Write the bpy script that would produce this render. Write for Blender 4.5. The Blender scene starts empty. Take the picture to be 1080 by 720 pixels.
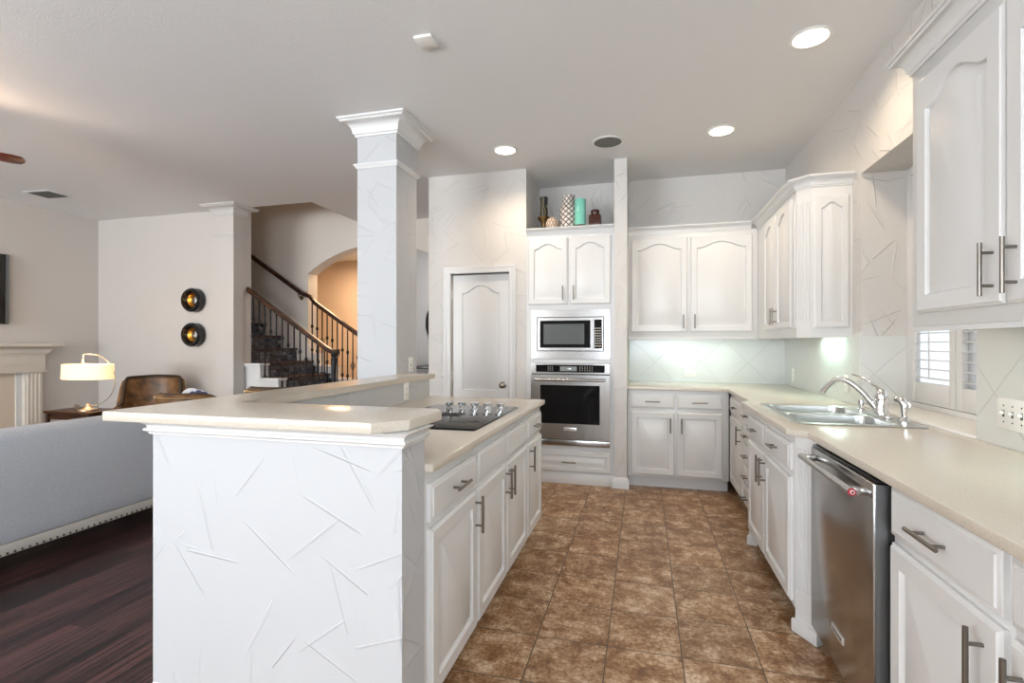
import bpy, bmesh, math, random
from mathutils import Vector, Matrix
random.seed(7)
PI = math.pi
scene = bpy.context.scene
C = scene.collection

# ------------------------------------------------------------------ camera
cam_d = bpy.data.cameras.new('camera'); cam = bpy.data.objects.new('camera', cam_d); C.objects.link(cam)
cam_d.sensor_width = 36.0; cam_d.lens = 36.0 * 525.0 / 1080.0
cam_d.shift_y = 2.0 / 1080.0
cam_d.clip_start = 0.02
cam.location = (0, 0, 1.30); cam.rotation_euler = (PI / 2, 0, math.atan(138 / 525.0))
scene.camera = cam
# ------------------------------------------------------------------ world, exposure
scene.view_settings.view_transform = 'Standard'
scene.view_settings.look = 'None'
scene.view_settings.exposure = 0.58
scene.view_settings.gamma = 1.0
scene.view_settings.use_curve_mapping = False
W = bpy.data.worlds.new('world'); scene.world = W; W.use_nodes = True
bg = W.node_tree.nodes['Background']; bg.inputs[0].default_value = (0.83, 0.91, 1.0, 1); bg.inputs[1].default_value = .95
CEIL = 2.957

def light(name, kind, loc, power, color, size=.1, size_y=None, rot=(0, 0, 0), spot=None, spread=None, parent=None):
    d = bpy.data.lights.new(name, kind); d.energy = power; d.color = color
    if kind == 'AREA':
        d.size = size
        if size_y: d.shape = 'RECTANGLE'; d.size_y = size_y
        if spread: d.spread = spread
    elif kind == 'SPOT':
        d.spot_size = spot; d.spot_blend = .8; d.shadow_soft_size = size
    else:
        d.shadow_soft_size = size
    o = bpy.data.objects.new(name, d); C.objects.link(o); o.location = loc; o.rotation_euler = rot
    if parent: o.parent = parent
    return o
DAY = (0.82, 0.91, 1.0)
# unseen area lights added behind the camera, tilted up to brighten the ceiling
light('rear_fill_kitchen', 'AREA', (0.3, -3.92, 1.45), 170, DAY, 1.9, 2.1, (PI / 2 + 1.05, 0, 0))
light('rear_fill_living', 'AREA', (-4.9, -3.92, 1.55), 400, (.93, .97, 1.0), 3.4, 2.1, (PI / 2 + 1.05, 0, 0))
sun = light('sun', 'SUN', (0, -6, 8), 2.6, (1, .97, .92), .01, rot=(math.radians(47), 0, math.radians(-40)))
sun.data.angle = .01

# ------------------------------------------------------------------ materials
def mat(name, col, rough=.5, metal=0., emit=None, es=0., spec=None, coat=0., trans=0., aniso=0.):
    m = bpy.data.materials.new(name); m.use_nodes = True
    b = m.node_tree.nodes['Principled BSDF']
    b.inputs['Base Color'].default_value = (*col, 1); b.inputs['Roughness'].default_value = rough
    b.inputs['Metallic'].default_value = metal
    if spec is not None: b.inputs['Specular IOR Level'].default_value = spec
    if coat: b.inputs['Coat Weight'].default_value = coat; b.inputs['Coat Roughness'].default_value = .06
    if trans: b.inputs['Transmission Weight'].default_value = trans
    if aniso: b.inputs['Anisotropic'].default_value = aniso
    if emit: b.inputs['Emission Color'].default_value = (*emit, 1); b.inputs['Emission Strength'].default_value = es
    return m
class NT:
    def __init__(s, m): s.t = m.node_tree; s.b = s.t.nodes['Principled BSDF']
    def n(s, typ, ins={}, **kw):
        x = s.t.nodes.new(typ)
        for k, v in kw.items(): setattr(x, k, v)
        for k, v in ins.items():
            if isinstance(v, bpy.types.NodeSocket): s.t.links.new(v, x.inputs[k])
            else: x.inputs[k].default_value = v
        return x
    def l(s, a, b): s.t.links.new(a, b)
    def pos(s): return s.n('ShaderNodeNewGeometry').outputs['Position']
    def math(s, op, a, b=0., c=None):
        x = s.n('ShaderNodeMath', {0: a, 1: b}, operation=op)
        if c is not None: x.inputs[2].default_value = c
        return x.outputs[0]
    def mrange(s, v, a, b, c=0., d=1., smooth=True):
        x = s.n('ShaderNodeMapRange', {'Value': v, 'From Min': a, 'From Max': b, 'To Min': c, 'To Max': d})
        if smooth: x.interpolation_type = 'SMOOTHSTEP'
        return x.outputs[0]
    def ramp(s, fac, stops):
        r = s.n('ShaderNodeValToRGB', {0: fac}); e = r.color_ramp.elements
        while len(e) < len(stops): e.new(.5)
        for el, (p, c) in zip(e, stops): el.position = p; el.color = (*c, 1)
        return r.outputs[0]
    def bump(s, h, strength=.3, dist=.01):
        x = s.n('ShaderNodeBump', {'Height': h, 'Strength': strength, 'Distance': dist}); s.l(x.outputs[0], s.b.inputs['Normal'])
    def mix(s, f, a, b):
        x = s.n('ShaderNodeMix', data_type='RGBA')
        for i, v in ((0, f), (6, a), (7, b)):
            if isinstance(v, bpy.types.NodeSocket): s.l(v, x.inputs[i])
            else: x.inputs[i].default_value = v if i == 0 else (*v, 1)
        return x.outputs[2]

def trowel(name, col, rough=.6, strength=.8, dist=.003):
    """plaster with isolated straight knife strokes: each voronoi cell carries one short ridge of random direction"""
    m = mat(name, col, rough); t = NT(m); p = t.pos(); h = None
    for sc, off in ((3.1, 0), (3.9, 7.3), (2.5, 3.1), (4.6, 11.7), (2.9, 17.3)):
        q = t.n('ShaderNodeVectorMath', {0: p, 1: (off, off * .7, off * .3)}, operation='ADD').outputs[0]
        v = t.n('ShaderNodeTexVoronoi', {'Vector': q, 'Scale': sc, 'Randomness': 1.}, feature='F1')
        rnd = t.n('ShaderNodeVectorMath', {0: v.outputs['Color'], 1: (.5, .5, .5)}, operation='SUBTRACT').outputs[0]
        nrm = t.n('ShaderNodeVectorMath', {0: rnd}, operation='NORMALIZE').outputs[0]
        loc = t.n('ShaderNodeVectorMath', {0: q, 1: v.outputs['Position']}, operation='SUBTRACT').outputs[0]
        d = t.n('ShaderNodeVectorMath', {0: loc, 1: nrm}, operation='DOT_PRODUCT').outputs['Value']
        ln = t.n('ShaderNodeVectorMath', {0: loc}, operation='LENGTH').outputs['Value']
        ridge = t.mrange(t.math('ABSOLUTE', t.math('ADD', d, .0)), .0, .0045, 1., 0.)
        step = t.mrange(d, -.004, .03, 1., 0.); step = t.math('MULTIPLY', step, t.mrange(d, -.0045, -.002, 0., 1.))
        fade = t.mrange(ln, .075, .135, 1., 0.)
        a = t.math('MULTIPLY', t.math('ADD', t.math('MULTIPLY', ridge, .6), t.math('MULTIPLY', step, .5)), fade)
        h = a if h is None else t.math('ADD', h, a)
    fine = t.n('ShaderNodeTexNoise', {'Vector': p, 'Scale': 12., 'Detail': 2.0}).outputs[0]
    h = t.math('ADD', h, t.math('MULTIPLY', fine, .45))
    t.bump(h, strength, dist)
    return m
def stipple(name, col, rough=.7, sc=160., st=.25):
    m = mat(name, col, rough); t = NT(m)
    t.bump(t.n('ShaderNodeTexNoise', {'Vector': t.pos(), 'Scale': sc, 'Detail': 3.}).outputs[0], st, .004)
    return m

M = {}
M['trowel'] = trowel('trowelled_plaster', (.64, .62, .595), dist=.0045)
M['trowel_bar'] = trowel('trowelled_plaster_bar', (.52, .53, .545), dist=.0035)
M['living'] = stipple('living_wall_paint', (.60, .57, .54), .7, 120, .12)
M['ceiling'] = stipple('ceiling_paint', (.79, .79, .79), .8, 130, .35)
M['stairwell'] = stipple('stairwell_paint', (.72, .67, .61), .7, 120, .12)
M['peach'] = stipple('dining_wall_paint', (.66, .55, .45), .7, 120, .12)
M['trim'] = mat('white_trim_paint', (.72, .72, .715), .35)
M['trim_living'] = mat('off_white_trim_paint', (.60, .59, .57), .4)
M['cab'] = mat('white_cabinet_paint', (.70, .70, .695), .33)
t = NT(M['cab']); t.bump(t.n('ShaderNodeTexNoise', {'Vector': t.n('ShaderNodeMapping', {'Vector': t.pos(), 'Scale': (60, 60, 4)}).outputs[0], 'Scale': 1.}).outputs[0], .06, .002)
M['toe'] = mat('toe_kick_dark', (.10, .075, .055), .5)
M['rim'] = mat('cabinet_interior', (.45, .44, .42), .6)

m = M['counter'] = mat('beige_quartz', (.60, .54, .45), .20, spec=.5)
t = NT(m); sp = t.n('ShaderNodeTexNoise', {'Vector': t.pos(), 'Scale': 420., 'Detail': 2.}).outputs[0]
t.l(t.ramp(sp, [(.3, (.52, .465, .385)), (.5, (.62, .562, .478)), (.72, (.70, .655, .575))]), t.b.inputs['Base Color'])

m = M['tile'] = mat('brown_stone_tile', (.2, .1, .05), .38)
t = NT(m); p = t.pos()
mp = t.n('ShaderNodeMapping', {'Vector': p, 'Location': (-.157 + .305 * 40, -2.17 + .305 * 40, 0)}).outputs[0]
br = t.n('ShaderNodeTexBrick', {'Vector': mp, 'Scale': 1., 'Brick Width': .305, 'Row Height': .305, 'Mortar Size': .0028, 'Mortar Smooth': .3, 'Color1': (0, 0, 0, 1), 'Color2': (1, 1, 1, 1), 'Mortar': (.5, .5, .5, 1)}, offset=0.0)
tv = t.n('ShaderNodeSeparateColor', {0: br.outputs['Color']}).outputs[0]
pv = t.n('ShaderNodeCombineXYZ', {2: t.math('MULTIPLY', tv, 7.)}).outputs[0]
p2 = t.n('ShaderNodeVectorMath', {0: p, 1: pv}, operation='ADD').outputs[0]
n1 = t.n('ShaderNodeTexNoise', {'Vector': p2, 'Scale': 9., 'Detail': 9., 'Roughness': .78}).outputs[0]
n2 = t.n('ShaderNodeTexNoise', {'Vector': p2, 'Scale': 60., 'Detail': 4., 'Roughness': .7}).outputs[0]
nn = t.math('ADD', t.math('MULTIPLY', n1, .70), t.math('MULTIPLY', n2, .30))
col = t.ramp(nn, [(.38, (.11, .046, .014)), (.46, (.22, .105, .040)), (.53, (.37, .235, .135)), (.61, (.60, .475, .355))])
val = t.mrange(tv, 0, 1, 1.0, 1.22, False)
col = t.n('ShaderNodeHueSaturation', {'Color': col, 'Value': val}).outputs[0]
t.l(t.mix(br.outputs['Fac'], col, (.075, .05, .034)), t.b.inputs['Base Color'])
hh = t.math('ADD', t.math('MULTIPLY', br.outputs['Fac'], -1.), t.math('MULTIPLY', nn, .9))
t.bump(hh, .5, .004)
t.l(t.mrange(nn, .35, .65, .30, .52, False), t.b.inputs['Roughness'])

m = M['wood_floor'] = mat('dark_hardwood', (.03, .015, .012), .3)
t = NT(m); p = t.pos()
mp = t.n('ShaderNodeMapping', {'Vector': p, 'Rotation': (0, 0, PI / 2), 'Location': (20, 20, 0)}).outputs[0]
br = t.n('ShaderNodeTexBrick', {'Vector': mp, 'Scale': 1., 'Brick Width': 1.1, 'Row Height': .083, 'Mortar Size': .0022, 'Color1': (0, 0, 0, 1), 'Color2': (1, 1, 1, 1), 'Mortar': (0, 0, 0, 1)}, offset=.37)
tv = t.n('ShaderNodeSeparateColor', {0: br.outputs['Color']}).outputs[0]
g = t.n('ShaderNodeTexNoise', {'Vector': t.n('ShaderNodeMapping', {'Vector': p, 'Scale': (95, 2.2, 1)}).outputs[0], 'Scale': 1., 'Detail': 6., 'Roughness': .65}).outputs[0]
g2 = t.n('ShaderNodeTexNoise', {'Vector': t.n('ShaderNodeMapping', {'Vector': p, 'Scale': (12, .9, 1)}).outputs[0], 'Scale': 1., 'Detail': 4.}).outputs[0]
gg = t.math('ADD', t.math('MULTIPLY', g, .72), t.math('ADD', t.math('MULTIPLY', tv, .10), t.math('MULTIPLY', g2, .23)))
col = t.ramp(gg, [(.40, (.003, .0015, .0015)), (.5, (.020, .008, .008)), (.60, (.105, .045, .042))])
t.l(col, t.b.inputs['Base Color']); t.bump(t.math('ADD', g, t.math('MULTIPLY', br.outputs['Fac'], -1.)), .35, .003)

def diag_tile(name, col):
    m = mat(name, col, .16); t = NT(m); p = t.pos()
    s = t.n('ShaderNodeSeparateXYZ', {0: p}); a = t.math('ADD', s.outputs[0], s.outputs[1])
    u = t.math('ADD', a, s.outputs[2]); v = t.math('SUBTRACT', a, s.outputs[2])
    k = .305 * 1.414
    d = []
    for w, o in ((u, .04), (v, .19)):
        q = t.math('FRACT', t.math('ADD', t.math('DIVIDE', w, k), 20 + o))
        d.append(t.math('ABSOLUTE', t.math('SUBTRACT', q, .5)))
    mx = t.math('MAXIMUM', d[0], d[1])
    g = t.mrange(mx, .490, .495)
    t.l(t.mix(g, col, (.63, .63, .60)), t.b.inputs['Base Color'])
    t.bump(t.math('MULTIPLY', g, -1.), .6, .003)
    return m
M['splash'] = diag_tile('white_diagonal_tile', (.70, .71, .68))
m = M['steel'] = mat('brushed_steel', (.42, .41, .40), .20, 1.)
M['steel_dark'] = mat('steel_side', (.22, .23, .24), .35, 1.)
M['chrome'] = mat('chrome', (.85, .85, .85), .08, 1.)
M['sink'] = mat('satin_sink_steel', (.62, .63, .62), .28, 1.)
M['nickel'] = mat('nickel_pull', (.23, .21, .185), .32, 1.)
M['knobmetal'] = mat('antique_nickel', (.33, .29, .24), .3, 1.)
M['blackglass'] = mat('black_glass', (.008, .008, .009), .05, spec=.15)
M['black'] = mat('black_plastic', (.015, .015, .016), .4)
M['plate'] = mat('white_plastic', (.85, .84, .80), .35)
M['slot'] = mat('slot_dark', (.06, .055, .05), .5)
M['iron'] = mat('wrought_iron', (.018, .018, .022), .45, .6)
m = M['darkwood'] = mat('dark_stained_wood', (.045, .018, .010), .36, spec=.3)
t = NT(m); g = t.n('ShaderNodeTexNoise', {'Vector': t.n('ShaderNodeMapping', {'Vector': t.pos(), 'Scale': (4, 30, 30)}).outputs[0], 'Scale': 1., 'Detail': 4.}).outputs[0]
t.l(t.ramp(g, [(.35, (.012, .006, .004)), (.65, (.085, .030, .012))]), t.b.inputs['Base Color'])
m = M['riser'] = mat('dark_riser_grid', (.03, .03, .04), .25)
t = NT(m); p = t.pos()
mp = t.n('ShaderNodeMapping', {'Vector': p, 'Rotation': (PI / 2, 0, 0), 'Location': (0, 0, 5)}).outputs[0]
sx = t.n('ShaderNodeSeparateXYZ', {0: p}); cv = t.n('ShaderNodeCombineXYZ', {0: sx.outputs[1], 1: sx.outputs[2]}).outputs[0]
br = t.n('ShaderNodeTexBrick', {'Vector': cv, 'Scale': 1., 'Brick Width': .11, 'Row Height': .044, 'Mortar Size': .004, 'Color1': (.014, .014, .024, 1), 'Color2': (.17, .18, .22, 1), 'Mortar': (.006, .006, .008, 1)}, offset=.5)  # grid pattern; the paler cells put reflections into the riser colour
t.l(br.outputs['Color'], t.b.inputs['Base Color'])
M['canlens'] = mat('can_light_lens', (1, 1, 1), .5, emit=(1, .88, .72), es=4.)
M['canrim'] = mat('can_light_rim', (.85, .84, .82), .5)
M['speaker'] = stipple('speaker_mesh', (.17, .17, .16), .8, 900, .6)
M['vent'] = mat('vent_grey', (.12, .125, .11), .6)
m = M['sofa'] = mat('grey_tweed', (.27, .285, .31), .9)
t = NT(m); w = t.n('ShaderNodeTexNoise', {'Vector': t.pos(), 'Scale': 380., 'Detail': 2.}).outputs[0]
t.l(t.ramp(w, [(.35, (.40, .425, .46)), (.65, (.60, .625, .67))]), t.b.inputs['Base Color']); t.bump(w, .4, .003)
M['linen'] = stipple('pale_linen', (.56, .53, .48), .9, 400, .3)
M['nail'] = mat('dark_nailhead', (.03, .022, .018), .35)
M['brassnail'] = mat('brass_nailhead', (.55, .38, .18), .3, 1.)
m = M['leather'] = mat('brown_leather', (.2, .08, .02), .4)
t = NT(m); n1 = t.n('ShaderNodeTexNoise', {'Vector': t.pos(), 'Scale': 9., 'Detail': 6.}).outputs[0]
t.l(t.ramp(n1, [(.35, (.075, .040, .018)), (.5, (.17, .085, .032)), (.68, (.27, .145, .06))]), t.b.inputs['Base Color'])
M['leather_edge'] = mat('dark_leather_welt', (.045, .028, .016), .5)
m = M['pillow'] = mat('blue_white_pillow', (.8, .8, .8), .8)
t = NT(m); n1 = t.n('ShaderNodeTexVoronoi', {'Vector': t.pos(), 'Scale': 13.}, feature='F1').outputs[0]
t.l(t.ramp(n1, [(.33, (.05, .08, .22)), (.38, (.70, .72, .76))]), t.b.inputs['Base Color'])
M['shade'] = mat('lit_linen_shade', (.85, .72, .50), .8, emit=(1, .70, .34), es=.62)
M['lampmetal'] = mat('champagne_metal', (.60, .50, .38), .42, 1.)
M['gold'] = mat('gold_leaf', (.70, .34, .06), .3, 1.)
M['blackframe'] = mat('black_lacquer', (.012, .012, .013), .2)
M['mirror'] = mat('mirror_glass', (.85, .84, .82), .03, 1.)
M['screen'] = mat('tv_screen', (.010, .007, .006), .12)
M['mantel'] = mat('cream_mantel_paint', (.78, .73, .65), .4)
M['hearth'] = mat('pale_limestone', (.72, .62, .50), .45)
M['firebox'] = mat('firebox_black', (.02, .018, .016), .8)
m = M['stripes'] = mat('swirl_glaze', (.2, .2, .1), .3)
t = NT(m); wv = t.n('ShaderNodeTexWave', {'Vector': t.pos(), 'Scale': 6., 'Distortion': 9., 'Detail': 1.}).outputs['Fac']
t.l(t.ramp(wv, [(.35, (.008, .008, .008)), (.46, (.30, .22, .04)), (.56, (.55, .52, .25)), (.64, (.01, .01, .01))]), t.b.inputs['Base Color'])
M['brassdark'] = mat('aged_brass', (.18, .12, .05), .35, 1.)
def lattice(name, a, b, k, sx=1.):
    m = mat(name, a, .35); t = NT(m)
    uv = t.n('ShaderNodeTexCoord').outputs['UV']; s = t.n('ShaderNodeSeparateXYZ', {0: uv})
    u = t.math('MULTIPLY', s.outputs[0], k * sx); v = t.math('MULTIPLY', s.outputs[1], k)
    d = []
    for w in (t.math('ADD', u, v), t.math('SUBTRACT', u, v)):
        d.append(t.math('ABSOLUTE', t.math('SUBTRACT', t.math('FRACT', t.math('ADD', w, 50.)), .5)))
    g = t.mrange(t.math('MAXIMUM', d[0], d[1]), .34, .40)
    t.l(t.mix(g, a, b), t.b.inputs['Base Color']); return m
M['lattice'] = lattice('white_brown_lattice', (.70, .67, .62), (.10, .055, .045), 9., 1.)
M['speckle'] = lattice('tan_white_lattice', (.62, .52, .42), (.22, .12, .08), 7., 2.)
M['mint'] = mat('mint_glass', (.22, .62, .50), .12, spec=.6)
M['amber'] = mat('amber_brown_glass', (.06, .013, .005), .10, spec=.7)
M['fanblade'] = mat('mahogany_blade', (.12, .022, .010), .3)
M['fence'] = mat('pale_fence', (.78, .80, .82), .7)
M['glass'] = mat('window_glass', (1, 1, 1), .0, trans=1.)
M['red'] = mat('red_medallion', (.35, .01, .02), .3)
M['badge'] = mat('badge_silver', (.75, .75, .74), .3, .6)
M['keys'] = mat('keypad_print', (.42, .40, .36), .5)
M['display'] = mat('oven_display', (.10, .11, .10), .3, emit=(.5, .55, .55), es=.12)
M['digits'] = mat('lit_digits', (.8, .9, .9), .5, emit=(.8, .95, 1), es=1.2)
M['ledwhite'] = mat('under_cabinet_lens', (1, 1, 1), .5, emit=(.78, 1, .88), es=4.)

# ------------------------------------------------------------------ mesh helpers
def nb(): return bmesh.new()
def obj(name, bm, m, parent=None, smooth=True, ang=35):
    me = bpy.data.meshes.new(name)
    bmesh.ops.recalc_face_normals(bm, faces=bm.faces)
    bm.to_mesh(me); bm.free()
    me.materials.append(M[m] if isinstance(m, str) else m)
    if smooth:
        me.polygons.foreach_set('use_smooth', [True] * len(me.polygons)); me.set_sharp_from_angle(angle=math.radians(ang))
    o = bpy.data.objects.new(name, me); C.objects.link(o)
    if parent: o.parent = parent
    return o
def box(bm, x0, x1, y0, y1, z0, z1, b=0.):
    vs = [bm.verts.new((x, y, z)) for x in (x0, x1) for y in (y0, y1) for z in (z0, z1)]
    fs = [bm.faces.new([vs[i] for i in f]) for f in ((0, 1, 3, 2), (4, 6, 7, 5), (0, 4, 5, 1), (2, 3, 7, 6), (0, 2, 6, 4), (1, 5, 7, 3))]
    if b > 0:
        es = list({e for f in fs for e in f.edges})
        bmesh.ops.bevel(bm, geom=es, offset=b, segments=2, profile=.5, affect='EDGES')
    return bm
def bx(*a, **k): return box(nb(), *a, **k)
def prism(bm, pts, z0, z1, b=0., axis='z'):
    """extrude 2D outline; axis z: pts=(x,y); axis y: pts=(x,z); axis x: pts=(y,z)"""
    def mk(p, h): return {'z': (p[0], p[1], h), 'y': (p[0], h, p[1]), 'x': (h, p[0], p[1])}[axis]
    lo = [bm.verts.new(mk(p, z0)) for p in pts]; hi = [bm.verts.new(mk(p, z1)) for p in pts]
    n = len(pts); f1 = bm.faces.new(lo[::-1]); f2 = bm.faces.new(hi)
    for i in range(n): bm.faces.new((lo[i], lo[(i + 1) % n], hi[(i + 1) % n], hi[i]))
    if b > 0: bmesh.ops.bevel(bm, geom=list(set(f1.edges) | set(f2.edges)), offset=b, segments=2, profile=.5, affect='EDGES')
    return bm
def lathe(bm, prof, seg=28, c=(0, 0, 0), axis='z', uv=False, ring=False):
    rings = []
    for r, z in prof:
        rg = []
        for i in range(seg):
            a = 2 * PI * i / seg; x, y = max(r, 1e-5) * math.cos(a), max(r, 1e-5) * math.sin(a)
            v = {'z': (x, y, z), 'y': (x, z, y), 'x': (z, x, y)}[axis]
            rg.append(bm.verts.new((v[0] + c[0], v[1] + c[1], v[2] + c[2])))
        rings.append(rg)
    ul = bm.loops.layers.uv.verify() if uv else None
    for j in range(len(rings) - 1):
        a, b = rings[j], rings[j + 1]
        for i in range(seg):
            f = bm.faces.new((a[i], a[(i + 1) % seg], b[(i + 1) % seg], b[i]))
            if uv:
                for lp, q in zip(f.loops, ((i, j), (i + 1, j), (i + 1, j + 1), (i, j + 1))):
                    lp[ul].uv = (q[0] / seg, (prof[q[1]][1] - prof[0][1]) * 2.2)
    if ring:
        for i in range(seg): bm.faces.new((rings[-1][i], rings[-1][(i + 1) % seg], rings[0][(i + 1) % seg], rings[0][i]))
    else:
        bm.faces.new(rings[0][::-1]); bm.faces.new(rings[-1])
    return bm
def cyl(bm, p0, p1, r, r1=None, seg=14):
    return tube(bm, [p0, p1], [r, r if r1 is None else r1], seg)
def tube(bm, pts, r, seg=10, sq=False):
    pts = [Vector(p) for p in pts]; n = len(pts)
    rs = r if isinstance(r, (list, tuple)) else [r] * n
    up = Vector((0, 0, 1)); t0 = (pts[1] - pts[0]).normalized()
    if abs(t0.dot(up)) > .95: up = Vector((0, 1, 0))
    x = t0.cross(up).normalized(); rings = []
    for i in range(n):
        t = (pts[min(i + 1, n - 1)] - pts[max(i - 1, 0)]).normalized()
        x = (x - t * x.dot(t)).normalized(); y = t.cross(x)
        ring = []
        for k in range(seg):
            a = 2 * PI * (k + (.5 if sq else 0)) / seg
            ring.append(bm.verts.new(pts[i] + (x * math.cos(a) + y * math.sin(a)) * rs[i]))
        rings.append(ring)
    for j in range(n - 1):
        for k in range(seg): bm.faces.new((rings[j][k], rings[j][(k + 1) % seg], rings[j + 1][(k + 1) % seg], rings[j + 1][k]))
    bm.faces.new(rings[0][::-1]); bm.faces.new(rings[-1])
    return bm
def molding(bm, path, prof, closed=False, side=1):
    """sweep profile [(out,z)] along 2D path, mitred; out is to the right of travel when side=1"""
    P = [Vector((p[0], p[1])) for p in path]; n = len(P); loops = []
    for i in range(n):
        if closed: a, b = P[i - 1], P[(i + 1) % n]
        else: a, b = P[max(i - 1, 0)], P[min(i + 1, n - 1)]
        d1 = (P[i] - a).normalized() if (P[i] - a).length > 0 else None
        d2 = (b - P[i]).normalized() if (b - P[i]).length > 0 else None
        d1 = d1 or d2; d2 = d2 or d1
        n1 = Vector((d1.y, -d1.x)) * side; n2 = Vector((d2.y, -d2.x)) * side
        m = (n1 + n2).normalized(); m = m / max(m.dot(n1), .2)
        loops.append([bm.verts.new((P[i].x + m.x * o, P[i].y + m.y * o, z)) for o, z in prof])
    k = len(prof)
    for i in range(n if closed else n - 1):
        A, B = loops[i], loops[(i + 1) % n]
        for j in range(k): bm.faces.new((A[j], A[(j + 1) % k], B[(j + 1) % k], B[j]))
    if not closed: bm.faces.new(loops[0][::-1]); bm.faces.new(loops[-1])
    return bm
def crown(z0, z1, out):
    h = z1 - z0
    pts = [(0, z0), (out * .12, z0), (out * .14, z0 + h * .12), (out * .22, z0 + h * .16)]
    for k in range(7):
        a = k / 6 * PI / 2
        pts.append((out * (.24 + .58 * (1 - math.cos(a))), z0 + h * (.20 + .56 * math.sin(a))))
    pts += [(out * .86, z0 + h * .80), (out * .9, z0 + h * .86), (out, z0 + h * .88), (out, z1), (0, z1)]
    return pts
def thing(name, label, cat, loc=(0, 0, 0), rz=0., group=None):
    o = bpy.data.objects.new(name, None); C.objects.link(o); o.location = loc; o.rotation_euler = (0, 0, rz)
    o.empty_display_size = .05
    return tag(o, label, cat, group)
def tag(o, label, cat, group=None):
    o['label'] = label; o['category'] = cat
    if group: o['group'] = group
    return o
def struct(o, label, cat):
    o['kind'] = 'structure'; o['label'] = label; o['category'] = cat; return o

# ------------------------------------------------------------------ structure: floors, ceiling, walls
struct(obj('floor', bx(-1.62, 1.62, -4, 6.1, -.06, 0), 'tile'), 'mottled brown square stone tile floor of the kitchen', 'floor')
struct(obj('floor', bx(-8.6, -1.62, -4, 8.4, -.06, 0), 'wood_floor'), 'dark hardwood strip floor of the living room', 'floor')
bm = nb(); box(bm, -7.3, 1.62, -4, 5.05, CEIL, CEIL + .15); box(bm, -7.3, -4.95, 5.05, 5.09, CEIL, CEIL + .15); box(bm, -3.76, 1.62, 5.05, 6.1, CEIL, CEIL + .15)
struct(obj('ceiling', bm, 'ceiling', smooth=False), 'pale grey textured ceiling over kitchen and living room', 'ceiling')
bm = nb()
box(bm, 1.31, 1.60, 3.54, 5.40, 0, CEIL); box(bm, 1.31, 1.60, -4, 2.42, 0, CEIL)
box(bm, 1.31, 1.60, 2.42, 3.54, 2.354, CEIL); box(bm, 1.31, 1.60, 2.42, 3.54, 0, .90)
_w = nb()
box(_w, -7.30, -6.6, -4.15, -4, 0, CEIL); box(_w, -6.6, -3.2, -4.15, -4, 0, .45); box(_w, -6.6, -3.2, -4.15, -4, 2.6, CEIL)
box(_w, -3.2, -.7, -4.15, -4, 0, CEIL); box(_w, -.7, 1.3, -4.15, -4, 2.5, CEIL); box(_w, -.7, 1.3, -4.15, -4, 0, .3); box(_w, 1.3, 1.6, -4.15, -4, 0, CEIL)
for x_ in (-5.5, -4.35, .3): box(_w, x_ - .04, x_ + .04, -4.12, -4.02, .3, 2.6)
struct(obj('wall_front', _w, 'living', smooth=False), 'unseen wall with invented tall windows behind the viewer, added to shape the light', 'wall')  # unseen wall added; its window openings shape the daylight and steel reflections
struct(obj('wall_right', bm, 'trowel', smooth=False), 'knife-textured pale wall above the sink counter with a deep window recess', 'wall')
struct(obj('wall_back', bx(-1.07, 1.31, 5.23, 5.40, 0, CEIL), 'trowel', smooth=False), 'textured pale back wall of the kitchen', 'wall')
bm = nb()
box(bm, -2.07, -1.835, 4.60, 4.72, 0, CEIL); box(bm, -1.235, -1.07, 4.60, 4.72, 0, CEIL); box(bm, -1.835, -1.235, 4.60, 4.72, 1.985, CEIL)
box(bm, -2.07, -1.95, 4.72, 6.1, 0, CEIL); box(bm, -1.17, -1.07, 4.72, 5.40, 0, CEIL)
struct(obj('wall_pantry', bm, 'trowel', smooth=False), 'textured pale wall around the closed pantry door', 'wall')
struct(obj('wall_wing', bx(-.25, -.137, 4.565, 5.23, 0, CEIL), 'trowel', smooth=False), 'narrow textured wing wall right of the oven cabinet', 'wall')
struct(obj('wall_left', bx(-7.30, -7.11, -4, 5.20, 0, CEIL), 'living', smooth=False), 'beige living room wall with the fireplace', 'wall')
bm = nb(); box(bm, -7.11, -4.95, 5.08, 5.20, 0, CEIL); box(bm, -8.6, -4.95, 5.05, 5.20, CEIL + .15, 5.5); box(bm, -4.95, -3.61, 5.05, 5.20, CEIL + .15, 5.5)
box(bm, -8.6, -7.30, 5.08, 5.20, 0, CEIL + .15)
struct(obj('wall_living', bm, 'living', smooth=False), 'beige living room wall with two round black mirrors', 'wall')
# arched wall behind the stairs
ax0, ax1, asp, R_, Xc = -4.60, -2.40, 2.295, 1.85, -3.50
zc = 2.655 - R_
bm = nb()
def aw(bm, z1):
    box(bm, -8.6, ax0, 6.10, 6.31, 0, z1); box(bm, ax1, 1.62, 6.10, 6.31, 0, z1)
    N = 20; xs = [ax0 + (ax1 - ax0) * i / N for i in range(N + 1)]; zs = [zc + math.sqrt(R_ ** 2 - (x - Xc) ** 2) for x in xs]
    pts = [(x, z) for x, z in zip(xs, zs)] + [(ax1, z1), (ax0, z1)]
    prism(bm, pts, 6.10, 6.31, axis='y')
aw(bm, 5.5)
struct(obj('wall_arch', bm, 'stairwell'), 'stairwell wall with a wide shallow arch', 'wall')
bm = nb(); box(bm, -3.76, -3.61, 5.20, 6.10, CEIL + .15, 5.5); box(bm, -8.75, -8.6, 5.05, 6.31, 0, 5.5)
struct(obj('wall_stairwell', bm, 'stairwell', smooth=False), 'upper side walls of the stairwell', 'wall')
struct(obj('ceiling_stairwell', bx(-8.75, -3.6, 5.05, 6.31, 5.5, 5.6), 'ceiling'), 'high ceiling over the stairs', 'ceiling')
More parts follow.
